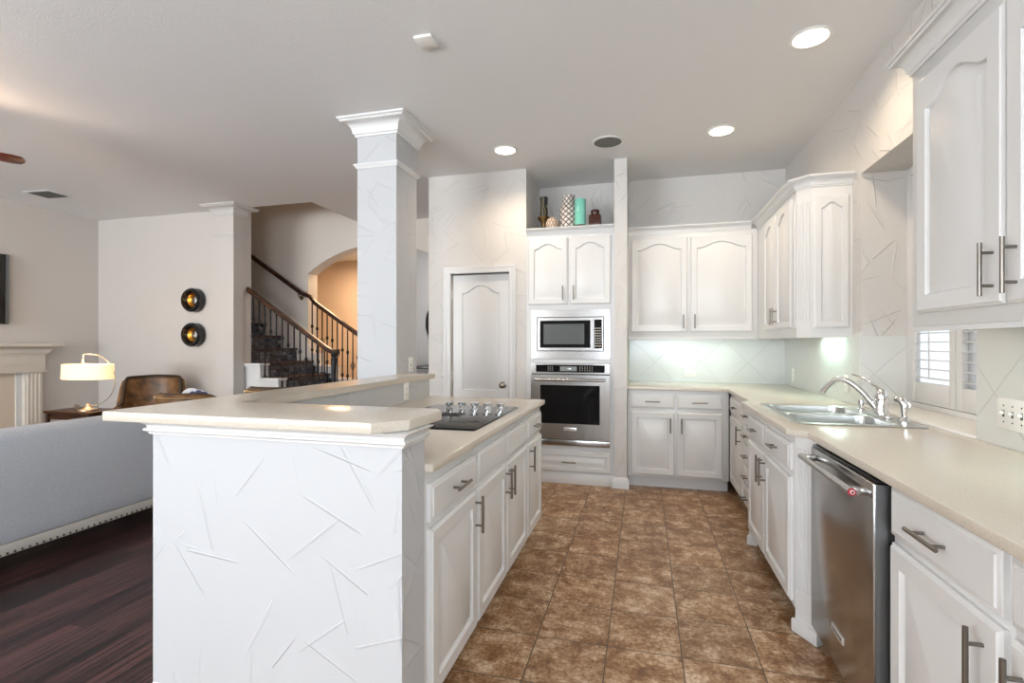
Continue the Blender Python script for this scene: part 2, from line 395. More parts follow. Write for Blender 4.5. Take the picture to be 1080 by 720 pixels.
# dining room behind the arch
struct(obj('wall_dining', bx(-6.6, -1.0, 8.0, 8.15, 0, 2.80), 'peach', smooth=False), 'warm peach wall seen through the arch', 'wall')
struct(obj('wall_dining', bx(-6.75, -6.6, 6.31, 8.15, 0, 2.80), 'peach', smooth=False), 'far side wall of the warm room behind the arch', 'wall')
struct(obj('wall_partition', bx(-3.25, -3.10, 6.50, 8.0, 0, 2.80), 'living', smooth=False), 'grey partition wall beyond the arch seen beside the column', 'wall')
struct(obj('ceiling_dining', bx(-6.75, -1.0, 6.31, 8.15, 2.80, 2.9), 'ceiling'), 'ceiling of the room behind the arch', 'ceiling')
struct(obj('trim_1', molding(nb(), [(-3.10, 6.5), (-3.10, 8.0)], crown(2.655, 2.80, .12), side=1), 'trim'), 'white crown moulding on the grey partition wall', 'trim')

# backsplash tiles
bm = nb(); box(bm, -.137, 1.31, 5.222, 5.23, .914, 1.372)
box(bm, 1.302, 1.31, 3.54, 5.222, .914, 1.372); box(bm, 1.302, 1.31, .6, 2.42, .914, 1.372)
box(bm, 1.31, 1.575, 3.532, 3.54, .93, 1.345); box(bm, 1.31, 1.575, 2.42, 2.428, .93, 1.345)
struct(obj('wall_backsplash', bm, 'splash', smooth=False), 'glossy white diagonal tile backsplash', 'wall')
struct(obj('trim_2', bx(1.304, 1.56, 2.42, 3.54, .90, .925, b=.003), 'plate'), 'white tile sill in the window recess', 'trim')

# ------------------------------------------------------------------ window with plantation shutters
win = struct(thing('window_1', 'window in the deep recess behind the sink', 'window', (1.60, 2.98, .925)), 'window in the deep recess behind the sink', 'window')
bm = nb()
for a in ((-.05, 0, -.56, -.51, 0, 1.43), (-.05, 0, .51, .56, 0, 1.43), (-.05, 0, -.51, .51, 0, .03), (-.05, 0, -.51, .51, 1.38, 1.43), (-.02, 0, -.02, .02, .03, 1.38)): box(bm, *a, b=.003)
obj('window_frame', bm, 'trim', win)
obj('pane', bx(-.012, -.008, -.51, .51, .03, 1.38), 'glass', win)
def shutter(y0, y1, label):
    t = thing('plantation_shutter', label, 'shutter', (1.562, (y0 + y1) / 2, .958), 0, 'white plantation shutters')
    h = 1.34; w = (y1 - y0) / 2; bm = nb()
    box(bm, -.014, .014, -w, -w + .052, 0, h, b=.003); box(bm, -.014, .014, w - .052, w, 0, h, b=.003)
    box(bm, -.013, .013, -w + .052, w - .052, 0, .118, b=.003); box(bm, -.013, .013, -w + .052, w - .052, h - .1, h, b=.003)
    obj('frame', bm, 'trim', t)
    bm = nb(); z = .145
    while z < h - .115:
        vs = []
        c, s = math.cos(.12), math.sin(.12)
        pts = [(-.021 * c, -.021 * s), (0, .004), (.021 * c, .021 * s), (0, -.004)]
        prism(bm, [(px, z + pz) for px, pz in pts], -w + .052, w - .052, axis='y'); z += .051
    obj('louvers', bm, 'trim', t)
    obj('tilt_rod', bx(-.026, -.0215, -.004, .004, .15, h - .14), 'trim', t)
shutter(3.045, 3.487, 'far white plantation shutter panel, next to the tiled recess side')
shutter(2.475, 3.040, 'near white plantation shutter panel, mostly behind the cabinet at right')
bm = nb()
for k in range(26): box(bm, 4.2, 4.23, 2.4 + k * .21, 2.4 + k * .21 + .19, -.05, 2.9)
tag(obj('garden_fence', bm, 'fence', smooth=False), 'pale board fence outside the window seen between the louvers', 'fence')
struct(obj('ground', bx(1.62, 6, -1, 9, -.1, -.05), 'fence'), 'pale ground outside the window', 'ground')

# ------------------------------------------------------------------ columns
def column(name, label, x0, x1, y0, y1, m, cr, z0=0., tm='trim'):
    t = struct(thing(name, label, 'column', ((x0 + x1) / 2, (y0 + y1) / 2, 0)), label, 'column')
    a, b = (x1 - x0) / 2, (y1 - y0) / 2
    obj('shaft', bx(-a, a, -b, b, z0, CEIL), m, t, smooth=False)
    path = [(-a, -b), (a, -b), (a, b), (-a, b)]
    obj('crown_molding', molding(nb(), path, crown(cr[0], CEIL, cr[2]), True), tm, t)
    pf = [(0, cr[1] - .02), (.008, cr[1] - .02), (.012, cr[1] - .008), (.022, cr[1] + .002), (.022, cr[1] + .012), (0, cr[1] + .012)]
    obj('neck_molding', molding(nb(), path, pf, True), tm, t)
    return t
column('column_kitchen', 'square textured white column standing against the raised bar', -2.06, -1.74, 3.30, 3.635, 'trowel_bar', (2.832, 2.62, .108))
column('column_living', 'square beige column beside the staircase', -4.985, -4.725, 4.90, 5.06, 'living', (2.83, 2.60, .12), tm='trim_living')
struct(obj('wall_stair_end', bx(-4.95, -4.745, 5.061, 5.20, 0, CEIL), 'living', smooth=False), 'narrow end of the living room wall at the staircase', 'wall')

# ------------------------------------------------------------------ pantry door
d1 = struct(thing('door_1', 'closed white pantry door with an arched panel', 'door', (-1.535, 4.665, 0)), 'closed white pantry door with an arched panel', 'door')
def outline(x0, x1, z0, z1, rise, n=18):
    pts = [(x0, z0), (x1, z0)]
    xc, hw = (x0 + x1) / 2, (x1 - x0) / 2
    for i in range(n + 1):
        u = 1 - 2 * i / n
        s = (.5 + .5 * math.cos(PI * min(abs(u) / .88, 1.))) ** .72
        pts.append((xc + u * hw, z1 - rise + rise * s))
    return pts
def panel(bm, x, z, w, h, t=.02, fw=.055, rise=0., y=0., back=True, raised=True):
    x1, z1 = x + w, z + h
    rings = [(outline(x, x1, z, z1, 0), y), (outline(x, x1, z, z1, 0), y - t + .009), (outline(x + .006, x1 - .006, z + .006, z1 - .006, 0), y - t + .006), (outline(x + .010, x1 - .010, z + .010, z1 - .010, 0), y - t)]
    f = fw
    rings += [(outline(x + f, x1 - f, z + f, z1 - f, rise), y - t), (outline(x + f + .006, x1 - f - .006, z + f + .006, z1 - f - .006, rise), y - t + .013)]
    if raised: rings += [(outline(x + f + .010, x1 - f - .010, z + f + .010, z1 - f - .010, rise), y - t + .013), (outline(x + f + .038, x1 - f - .040, z + f + .040, z1 - f - .040, rise), y - t + .001)]
    V = [[bm.verts.new((px, yy, pz)) for px, pz in o] for o, yy in rings]; n = len(V[0])
    for a, b in zip(V, V[1:]):
        for i in range(n): bm.faces.new((a[i], a[(i + 1) % n], b[(i + 1) % n], b[i]))
    bm.faces.new(V[0][::-1]); bm.faces.new(V[-1])
    return bm
bm = nb()
def two_panel_door(bm, w, h):
    # one slab with an arched upper panel and a square lower panel
    panel(bm, -w / 2, .74, w, h - .74, t=.035, fw=.105, rise=.075)
    panel(bm, -w / 2, .0, w, .74, t=.035, fw=.105, rise=0)
two_panel_door(bm, .592, 1.975)
obj('door_slab', bm, 'cab', d1)
bm = nb(); lathe(bm, [(.030, 0), (.032, -.004), (.012, -.010), (.011, -.028), (.024, -.036), (.031, -.048), (.029, -.060), (.016, -.068), (0, -.070)], 24, (.232, -.035, .90), 'y')
obj('door_knob', bm, 'knobmetal', d1)
for z in (1.78, .98, .18):
    bm = nb(); cyl(bm, (-.302, -.036, z - .045), (-.302, -.036, z + .045), .007); box(bm, -.300, -.288, -.037, -.034, z - .045, z + .045)
    obj('hinge', bm, 'badge', d1)
bm = nb()
def casing(bm, x0, x1, z1, w=.065, y=4.6):
    pf = [(0, 0), (.0, .012), (.010, .016), (.022, .013), (.046, .018), (.058, .024), (w, .024), (w, 0)]
    # mitred sweep in the XZ plane
    path = [(x0, 0), (x0, z1), (x1, z1), (x1, 0)]; tmp = nb(); molding(tmp, path, pf, side=-1)
    me = bpy.data.meshes.new('tmp'); tmp.to_mesh(me); tmp.free()
    o = len(bm.verts); bm.from_mesh(me); bpy.data.meshes.remove(me); bm.verts.ensure_lookup_table()
    for v in bm.verts[o:]: v.co = Vector((v.co.x, y - v.co.z, v.co.y))
casing(bm, -1.835, -1.235, 1.985)
struct(obj('trim_3', bm, 'trim'), 'white casing around the pantry door', 'trim')
bp = [(0, 0), (.018, 0), (.018, .07), (.012, .085), (.004, .10), (0, .10)]
struct(obj('baseboard_pantry', molding(nb(), [(-2.07, 6.1), (-2.07, 4.60), (-1.90, 4.60)], bp, side=1), 'trim'), 'white baseboard at the foot of the pantry wall', 'baseboard')
struct(obj('baseboard_wing', molding(nb(), [(-.25, 4.585), (-.25, 4.565), (-.137, 4.565), (-.137, 4.66)], bp, side=1), 'trim'), 'white baseboard around the wing wall', 'baseboard')
struct(obj('baseboard_living', molding(nb(), [(-7.11, -4), (-7.11, 2.2)], bp, side=1), 'trim'), 'white baseboard of the fireplace wall', 'baseboard')
struct(obj('baseboard_living', molding(nb(), [(-7.11, 5.08), (-5.01, 5.08)], bp, side=1), 'trim'), 'white baseboard under the round mirrors', 'baseboard')

# ------------------------------------------------------------------ cabinets
def pull(parent, x, z, L, vert=True, y=-.02, name='handle', r=.0058):
    bm = nb(); o = .032
    if vert:
        cyl(bm, (x, y - o, z - L / 2), (x, y - o, z + L / 2), r)
        for s in (-1, 1): cyl(bm, (x, y + .001, z + s * L * .31), (x, y - o, z + s * L * .31), r * .8)
    else:
        cyl(bm, (x - L / 2, y - o, z), (x + L / 2, y - o, z), r)
        for s in (-1, 1): cyl(bm, (x + s * L * .31, y + .001, z), (x + s * L * .31, y - o, z), r * .8)
    return obj(name, bm, 'nickel', parent)
def door(parent, x, z, w, h, rise=0., hx=None, hz=None, L=.16, fw=.055):
    o = obj('door', panel(nb(), x, z, w, h, rise=rise, fw=fw), 'cab', parent)
    if hx is not None: pull(o, hx, hz, L)
    return o
def drawer(parent, x, z, w, h, handle=True, L=.13, name='drawer', fw=.028):
    o = obj(name, panel(nb(), x, z, w, h, fw=fw, raised=False) if False else drawer_front(x, z, w, h), 'cab', parent)
    if handle: pull(o, x + w / 2, z + h / 2, L, False)
    return o
def drawer_front(x, z, w, h, t=.02):
    bm = nb(); x1, z1 = x + w, z + h; V = []
    for d, y in ((0, 0), (0, -t + .008), (.004, -t + .005), (.012, -t + .004), (.016, -t)):
        V.append([bm.verts.new(p) for p in ((x + d, y, z + d), (x1 - d, y, z + d), (x1 - d, y, z1 - d), (x + d, y, z1 - d))])
    for a, b in zip(V, V[1:]):
        for i in range(4): bm.faces.new((a[i], a[(i + 1) % 4], b[(i + 1) % 4], b[i]))
    bm.faces.new(V[0][::-1]); bm.faces.new(V[-1]); return bm
def base_cab(name, label, loc, rz, w, depth, group=None, toe=True, top=.8835):
    t = thing(name, label, 'cabinet', loc, rz, group)
    obj('body', bx(0, w, 0, depth, .105 if toe else 0, top, b=.0015), 'cab', t)
    if toe: obj('toe_kick', bx(.0, w, .07, .09, 0, .105), 'cab', t)
    return t
G1 = 'white island base cabinets'
# island: faces +X, local x -> +Y
IX = -.685
ys = [1.478, 1.978, 2.902, 3.345]
t = base_cab('base_cabinet', 'nearest island cabinet, one tall door and handled drawer beside the textured bar end', (IX, ys[0], 0), PI / 2, ys[1] - ys[0] - .001, .60, G1)
drawer(t, .028, .715, .458, .125); door(t, .028, .125, .458, .565, 0, .462, .60, .15)
t = base_cab('base_cabinet', 'middle island cabinet under the cooktop, two doors and two false drawer fronts', (IX, ys[1], 0), PI / 2, ys[2] - ys[1] - .001, .60, G1)
drawer(t, .006, .715, .448, .125, False, name='false_drawer_front'); drawer(t, .466, .715, .452, .125, False, name='false_drawer_front')
door(t, .006, .125, .448, .565, 0, .428, .60, .15); door(t, .466, .125, .452, .565, 0, .495, .60, .15)
t = base_cab('base_cabinet', 'far island cabinet, narrow door and handled drawer at the oven end', (IX, ys[2], 0), PI / 2, ys[3] - ys[2], .60, G1)
drawer(t, .010, .715, .415, .125); door(t, .010, .125, .415, .565, 0, .050, .60, .15)
# half wall under the raised bar
bm = nb(); prism(bm, [(-1.605, 1.322), (-.679, 1.322), (-.679, 1.4755), (-1.505, 1.4755), (-1.505, 3.36), (-1.605, 3.36)], 0, 1.041)
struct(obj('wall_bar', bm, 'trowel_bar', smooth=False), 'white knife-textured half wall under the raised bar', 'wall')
cp = [(0, .995), (.008, .995), (.010, 1.002), (.020, 1.008), (.020, 1.014), (.012, 1.018), (.014, 1.026), (.030, 1.036), (.034, 1.0405), (0, 1.0405)]
struct(obj('trim_4', molding(nb(), [(-1.605, 3.36), (-1.605, 1.322), (-.679, 1.322), (-.679, 1.4755)], cp, side=1), 'trim'), 'white moulding under the raised bar top', 'trim')
bq = [(0, 0), (.016, 0), (.016, .11), (.012, .125), (.006, .14), (0, .155)]
struct(obj('baseboard_bar', molding(nb(), [(-1.605, 3.36), (-1.605, 1.322), (-.679, 1.322), (-.679, 1.4755)], bq, side=1), 'trim'), 'white baseboard of the bar half wall', 'baseboard')
bm = nb(); prism(bm, [(-1.74, 1.256), (-.745, 1.262), (-.668, 1.345), (-.655, 1.560), (-.685, 1.600), (-1.50, 1.585), (-1.495, 3.435), (-1.7385, 3.435)], 1.0412, 1.075, b=.005)
tag(obj('bar_top', bm, 'counter'), 'raised beige quartz bar top wrapping around the island and column', 'countertop', )
bm = nb(); prism(bm, [(-1.503, 1.601), (-.70, 1.6), (-.70, 1.478), (-.650, 1.478), (-.650, 3.375), (-1.503, 3.375)][:0] or [(-1.503, 1.479), (-.650, 1.479), (-.650, 3.36), (-.665, 3.375), (-1.503, 3.375)], .884, .914, b=.005)
tag(obj('island_countertop', bm, 'counter'), 'lower beige quartz worktop of the island holding the cooktop', 'countertop')
# cooktop
t = thing('cooktop', 'black glass electric cooktop with five chrome knobs on the island', 'cooktop', (-.98, 2.475, .9142))
obj('glass_top', bx(-.265, .265, -.40, .40, 0, .008, b=.002), 'blackglass', t)
for k, (x, y) in enumerate(((-.13, .23), (.13, .20), (-.13, -.20), (.13, -.22))):
    bm = nb(); rr = .10 if k % 2 else .085
    N = 40
    for r0, r1 in ((rr, rr - .003),):
        a = [bm.verts.new((x + r0 * math.cos(2 * PI * i / N), y + r0 * math.sin(2 * PI * i / N), .0084)) for i in range(N)]
        b = [bm.verts.new((x + r1 * math.cos(2 * PI * i / N), y + r1 * math.sin(2 * PI * i / N), .0084)) for i in range(N)]
        for i in range(N): bm.faces.new((a[i], a[(i + 1) % N], b[(i + 1) % N], b[i]))
    obj('burner_ring', bm, 'vent', t)
bm = nb()
box(bm, -.20, .06, -.050, .050, .008, .0095)
for k in range(13): box(bm, -.192 + k * .0192, -.184 + k * .0192, -.045, .045, .0095, .0135)
obj('vent_grille', bm, 'black', t)
for k in range(5):
    bm = nb(); lathe(bm, [(.020, .008), (.020, .014), (.016, .016), (.016, .030), (.024, .033), (.025, .047), (.021, .050), (0, .050)], 24, (-.10 + k * .077, .215 + .0 * k, 0))
    obj('knob', bm, 'chrome', t)

# tall oven cabinet (faces -Y)
t = thing('oven_cabinet', 'tall white cabinet tower holding the microwave and wall oven', 'cabinet', (-1.068, 4.60, 0))
wT = .816
bm = nb()
box(bm, 0, .05, 0, .62, 0, 2.33); box(bm, wT - .037, wT, 0, .62, 0, 2.33); box(bm, .05, wT - .037, .60, .62, .0, 2.33)
box(bm, .05, wT - .037, 0, .60, 0, .353); box(bm, .05, wT - .037, 0, .60, 1.117, 1.152); box(bm, .05, wT - .037, 0, .60, 1.615, 2.33)
obj('body', bm, 'cab', t, smooth=False)
door(t, .020, 1.66, .375, .625, .05, .352, 1.765, .135); door(t, .412, 1.66, .375, .625, .05, .452, 1.765, .135)
o = obj('drawer', panel(nb(), .03, .115, .755, .19, fw=.04), 'cab', t); pull(o, .41, .207, .13, False)
obj('crown_molding', molding(nb(), [(0, 0), (wT, 0)], crown(2.315, 2.375, .05), side=1), 'cab', t)
obj('top_panel', bx(0, wT, 0, .62, 2.33, 2.372), 'cab', t)
obj('plinth', bx(0, wT, -.012, 0, 0, .095, b=.003), 'cab', t)

def text(parent, s, size, loc, rot, m, name='lettering', ext=.0006):
    c = bpy.data.curves.new('t', 'FONT'); c.body = s; c.size = size; c.extrude = ext; c.align_x = 'CENTER'; c.align_y = 'CENTER'
    o = bpy.data.objects.new('t', c); me = bpy.data.meshes.new_from_object(o); bpy.data.objects.remove(o)
    me.materials.clear(); me.materials.append(M[m]); me.name = name
    q = bpy.data.objects.new(name, me); C.objects.link(q); q.parent = parent; q.location = loc; q.rotation_euler = rot
    return q
# microwave: local origin lower-left-front
t = thing('microwave', 'built-in stainless microwave with dark window, above the wall oven', 'microwave', (-1.017, 4.60, 1.154))
bm = nb(); w, h = .729, .459
x0, x1, z0, z1 = .052, .677, .072, .392
for a in ((0, w, -.012, .01, 0, z0), (0, w, -.012, .01, z1, h), (0, x0, -.012, .01, z0, z1), (x1, w, -.012, .01, z0, z1)): box(bm, *a)
obj('trim_frame', bm, 'steel', t, smooth=False)
obj('case', bx(x0 + .002, x1 - .002, .0, .45, z0 + .002, z1 - .002), 'black', t)
bm = nb(); X0, X1 = x0 + .008, .575
for a in ((X0, X1, -.018, -.001, z0 + .008, z0 + .034), (X0, X1, -.018, -.001, z1 - .034, z1 - .008), (X0, X0 + .024, -.018, -.001, z0 + .034, z1 - .034), (X1 - .022, X1, -.018, -.001, z0 + .034, z1 - .034)): box(bm, *a)
dd = obj('door', bm, 'steel', t, smooth=False)
obj('glass', bx(X0 + .024, X1 - .022, -.014, -.004, z0 + .034, z1 - .034), 'blackglass', dd)
obj('viewing_screen', bx(X0 + .058, X1 - .078, -.0150, -.0142, z0 + .066, z1 - .066), mat('dark_mesh_screen', (.10, .11, .115), .12), dd)
obj('control_frame', bx(.577, x1 - .008, -.018, -.001, z0 + .008, z1 - .008), 'steel', t)
cp_ = obj('control_panel', bx(.588, x1 - .020, -.020, -.018, z0 + .028, z1 - .028), 'blackglass', t)
bm = nb()
for r in range(8):
    for c_ in range(3): box(bm, .594 + c_ * .020, .608 + c_ * .020, -.0208, -.020, z0 + .045 + r * .023, z0 + .056 + r * .023)
obj('keypad', bm, 'keys', cp_)
# wall oven
t = thing('wall_oven', 'stainless wall oven with black control panel and bar handle, above the wide drawer', 'oven', (-1.017, 4.60, .355))
w = .729; H_ = .760
obj('case', bx(.003, w - .003, 0, .55, .004, H_ - .002), 'black', t)
bm = nb(); box(bm, 0, .048, -.028, -.001, .665, H_); box(bm, .682, w, -.028, -.001, .665, H_); box(bm, .048, .682, -.028, -.001, .665, .678); box(bm, .048, .682, -.028, -.001, .745, H_)
obj('control_frame', bm, 'steel', t, smooth=False)
c1 = obj('control_panel', bx(.048, .682, -.027, -.003, .678, .745), 'blackglass', t)
obj('display', bx(.275, .430, -.0278, -.027, .690, .732), 'display', c1)
text(c1, '1:48', .018, (.36, -.0282, .711), (PI / 2, 0, 0), 'digits')
bm = nb()
for i in range(3):
    for j in range(3): box(bm, .16 + i * .02, .169 + i * .02, -.0276, -.027, .693 + j * .016, .699 + j * .016)
obj('keypad', bm, 'keys', c1); bm = nb()
for i in range(6):
    for j in range(3): box(bm, .455 + i * .022, .464 + i * .022, -.0276, -.027, .693 + j * .016, .699 + j * .016)
obj('keypad', bm, 'keys', c1)
bm = nb(); dz0, dz1 = .062, .655
gx0, gx1, gz0, gz1 = .092, .640, .205, .560
for a in ((0, w, -.040, -.001, dz0, gz0), (0, w, -.040, -.001, gz1, dz1), (0, gx0, -.040, -.001, gz0, gz1), (gx1, w, -.040, -.001, gz0, gz1)): box(bm, *a)
dd = obj('door', bm, 'steel', t, smooth=False)
obj('glass', bx(gx0, gx1, -.037, -.005, gz0, gz1), 'blackglass', dd)
bm = nb()
for a in ((gx0 - .012, gx0, gz0 - .012, gz1 + .012), (gx1, gx1 + .012, gz0 - .012, gz1 + .012), (gx0, gx1, gz1, gz1 + .012), (gx0, gx1, gz0 - .012, gz0)): box(bm, a[0], a[1], -.043, -.040, a[2], a[3])
obj('window_trim', bm, 'steel', dd, smooth=False)
bm = nb(); cyl(bm, (.04, -.085, .610), (w - .04, -.085, .610), .012, seg=18)
for x in (.055, w - .055): box(bm, x - .012, x + .012, -.085, -.040, .600, .620, b=.003)
obj('handle', bm, 'steel', dd)
b_ = obj('badge', bx(.312, .430, -.043, -.040, .142, .172, b=.001), 'badge', dd)
text(b_, 'KitchenAid', .020, (.371, -.0434, .157), (PI / 2, 0, 0), 'slot')
obj('bottom_vent', bx(0, w, -.030, -.001, .0, .055, b=.004), 'steel', t)
obj('vent_gap', bx(.01, w - .01, -.020, -.001, .0551, .0615), 'black', t)

# decor on top of the tower, z 2.375
Zt = 2.3725
bm = nb(); lathe(bm, [(.030, 0), (.032, .01), (.022, .05), (.030, .10), (.058, .130), (.062, .142), (.058, .152), (.030, .160)], 24)
t = thing('candle_holder', 'brass footed holder with a swirled black and gold top, leftmost on the oven cabinet', 'candle holder', (-.93, 4.76, Zt))
obj('foot', bm, 'brassdark', t)
obj('swirl_cup', lathe(nb(), [(.036, .160), (.038, .17), (.036, .30), (.041, .345), (.034, .347), (.030, .20)], 24), 'stripes', t)
def pot(name, label, cat, prof, loc, m, seg=32): 
    return tag(obj(name, lathe(nb(), prof, seg, (0, 0, 0), uv=True), m), label, cat), loc
def place(r): r[0].location = r[1]; return r[0]
place(pot('ball_vase', 'small round tan and white patterned vase, in front of the candle holder', 'vase', [(.03, 0), (.055, .02), (.066, .05), (.064, .08), (.045, .115), (.028, .125), (.026, .12)], (-.835, 4.70, Zt), 'speckle'))
place(pot('lattice_vase', 'tall white vase with brown lattice pattern, tallest on the oven cabinet', 'vase', [(.066, 0), (.078, .01), (.084, .10), (.084, .19), (.078, .225), (.062, .255), (.058, .27), (.060, .33), (.064, .338), (.055, .338), (.052, .28)], (-.690, 4.76, Zt), 'lattice'))
t = thing('mint_vase', 'mint green glass cylinder vase with a dark brown bottom', 'vase', (-.568, 4.68, Zt))
obj('vase_body', lathe(nb(), [(.050, .035), (.052, .05), (.052, .27), (.049, .276), (.045, .270), (.044, .06)], 32), 'mint', t)
obj('vase_base', lathe(nb(), [(.044, 0), (.050, .006), (.051, .0345), (0, .0345)], 32), 'amber', t)
t = thing('brown_jar', 'dark amber brown square-shouldered jar, rightmost on the oven cabinet', 'jar', (-.435, 4.74, Zt))
obj('jar_body', bx(-.056, .056, -.056, .056, 0, .132, b=.010), 'amber', t)
obj('lid', lathe(nb(), [(.036, .1325), (.040, .14), (.042, .175), (.038, .182), (0, .182)], 28), 'amber', t)

# back base cabinet
G2 = 'white base cabinets along the sink counter'
t = base_cab('base_cabinet', 'white two-door two-drawer cabinet on the back wall right of the oven', (-.132, 4.635, 0), 0, .850, .585)
drawer(t, .028, .72, .375, .125); drawer(t, .425, .72, .375, .125)
door(t, .028, .125, .375, .565, 0, .368, .575, .135); door(t, .425, .125, .375, .565, 0, .462, .575, .135)
# right run, faces -X: local x -> -Y
RX = .735
def rcab(name, label, y_far, w, depth=None, group=G2, x=RX):
    return base_cab(name, label, (x, y_far, 0), -PI / 2, w, (1.30 - x) if depth is None else depth, group)
t = rcab('base_cabinet', 'farthest cabinet of the sink run, one door and drawer in the corner', 4.63, .615)
drawer(t, .06, .72, .53, .125); door(t, .06, .125, .53, .565, 0, .545, .60, .14)
t = rcab('drawer_cabinet', 'narrow stack of five small drawers on the sink run', 4.012, .40)
for k, (z, h) in enumerate(((.72, .125), (.575, .13), (.43, .13), (.285, .13), (.125, .145))): drawer(t, .02, z, .30, h, L=.10)
# sink base, bumped out
t = thing('sink_cabinet', 'bumped-out white sink base with fluted corner posts, two doors and false fronts', 'cabinet', (.665, 3.500, 0), -PI / 2)
obj('body', bx(0, 1.0, 0, .04, .105, .8835, b=.001), 'cab', t)
obj('side_panel', bx(.0, .02, .04, .62, .105, .8835), 'cab', t); obj('side_panel', bx(.98, 1.0, .04, .62, .105, .8835), 'cab', t)
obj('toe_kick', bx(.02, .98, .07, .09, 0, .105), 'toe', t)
drawer(t, .055, .72, .415, .125, True, .10, 'false_drawer_front'); drawer(t, .51, .72, .46, .125, True, .10, 'false_drawer_front')
door(t, .055, .125, .425, .565, 0, .452, .60, .15); door(t, .495, .125, .475, .565, 0, .525, .60, .15)
def flute_post(a, b, label):
    # chamfered fluted post between plan points a -> b (local), full height with a foot
    A, B = Vector(a), Vector(b); d = (B - A); L = d.length; d.normalize(); n = Vector((d.y, -d.x))
    if n.y > 0: n = -n
    bm = nb()
    def q(u, o): p = A + d * u + n * o; return (p.x, p.y)
    prof = [q(0, -.05)] + [q(0, 0)]
    k = 5; m_ = L * .12; fw = (L - 2 * m_) / k
    for i in range(k):
        u0 = m_ + i * fw
        prof += [q(u0 + fw * .12, 0), q(u0 + fw * .3, -.006), q(u0 + fw * .7, -.006), q(u0 + fw * .88, 0)]
    prof += [q(L, 0), q(L, -.05)]
    prism(bm, prof, .20, .830)
    prism(bm, [q(0, -.05), q(0, .0), q(L, .0), q(L, -.05)], .83, .8835); prism(bm, [q(0, -.05), q(0, .0), q(L, .0), q(L, -.05)], .06, .20)
    prism(bm, [q(-.004, -.05), q(-.012, .010), q(L + .012, .010), q(L + .004, -.05)], .0, .062, b=.006)
    return obj('fluted_post', bm, 'cab', t)
flute_post((1.003, .0), (1.100, .055), '')
flute_post((-.10, .055), (-.003, .0), '')
# dishwasher
t = thing('dishwasher', 'stainless steel dishwasher with a bar handle under the sink counter', 'dishwasher', (.735, 2.345, 0), -PI / 2)
obj('case', bx(0, .59, .005, .55, .10, .879), 'black', t)
dd = obj('door', bx(.004, .586, -.052, -.005, .12, .868, b=.004), 'steel', t)
obj('door_side', bx(.5865, .590, -.046, -.006, .122, .866), 'steel_dark', dd)
obj('control_strip', bx(.004, .586, -.046, -.004, .8685, .879, b=.002), 'blackglass', t)
obj('side_gasket', bx(.5905, .596, -.012, .01, .105, .881), 'black', t)
bm = nb(); cyl(bm, (.035, -.098, .832), (.555, -.098, .832), .0125, seg=20)
for x in (.06, .53): box(bm, x - .016, x + .016, -.098, -.052, .821, .843, b=.003)
hd = obj('handle', bm, 'steel', dd)
bm = nb(); lathe(bm, [(.012, 0), (.012, .004), (0, .005)], 20, (.5555, -.098, .832), 'x'); obj('medallion', bm, 'red', hd)
obj('medallion_ring', lathe(nb(), [(.007, .0), (.007, .0062), (.0045, .0066), (.0045, 0)], 20, (.5555, -.098, .832), 'x', ring=True), 'badge', hd)
b_ = obj('badge', bx(.245, .355, -.055, -.052, .235, .262, b=.001), 'badge', dd)
text(b_, 'KitchenAid', .019, (.300, -.0554, .2485), (PI / 2, 0, 0), 'slot')
obj('toe_panel', bx(.0, .59, .045, .06, 0, .10), 'black', t)
# near drawers+doors
t = rcab('base_cabinet', 'white cabinet right of the dishwasher, single drawer above one door', 1.747, .505)
drawer(t, .012, .730, .478, .140, L=.15); door(t, .012, .115, .478, .590, 0, .440, .585, .19, .06)
t = rcab('base_cabinet', 'white cabinet cut off by the right edge of the picture, nearest on the sink side', 1.240, .60)
drawer(t, .010, .730, .575, .140, L=.15); door(t, .010, .115, .478, .590, 0, .050, .585, .19, .06)

# L-shaped worktop with the sink cut-out
outer = [(-.137, 4.605), (.662, 4.605), (.700, 4.567), (.700, 3.66), (.630, 3.585), (.630, 2.505), (.697, 2.435), (.697, .62), (1.3015, .62), (1.3015, 5.2215), (-.137, 5.2215)]
inner = [(.735, 2.672), (1.245, 2.672), (1.245, 3.438), (.735, 3.438)]
bm = nb(); E_ = []
for loop in (outer, inner):
    vs = [bm.verts.new((x, y, .884)) for x, y in loop]
    E_ += [bm.edges.new((vs[i], vs[(i + 1) % len(vs)])) for i in range(len(vs))]
bmesh.ops.triangle_fill(bm, use_beauty=True, edges=E_)
r = bmesh.ops.extrude_face_region(bm, geom=list(bm.faces))
bmesh.ops.translate(bm, verts=[v for v in r['geom'] if isinstance(v, bmesh.types.BMVert)], vec=(0, 0, .030))
bmesh.ops.recalc_face_normals(bm, faces=bm.faces)
es = [e for e in bm.edges if len(e.link_faces) == 2 and e.calc_face_angle(0) > .5 and abs(e.verts[0].co.z - e.verts[1].co.z) < 1e-5]
bmesh.ops.bevel(bm, geom=es, offset=.004, segments=2, profile=.5, affect='EDGES')
tag(obj('sink_countertop', bm, 'counter', ang=30), 'long L-shaped beige quartz worktop under the window', 'countertop')
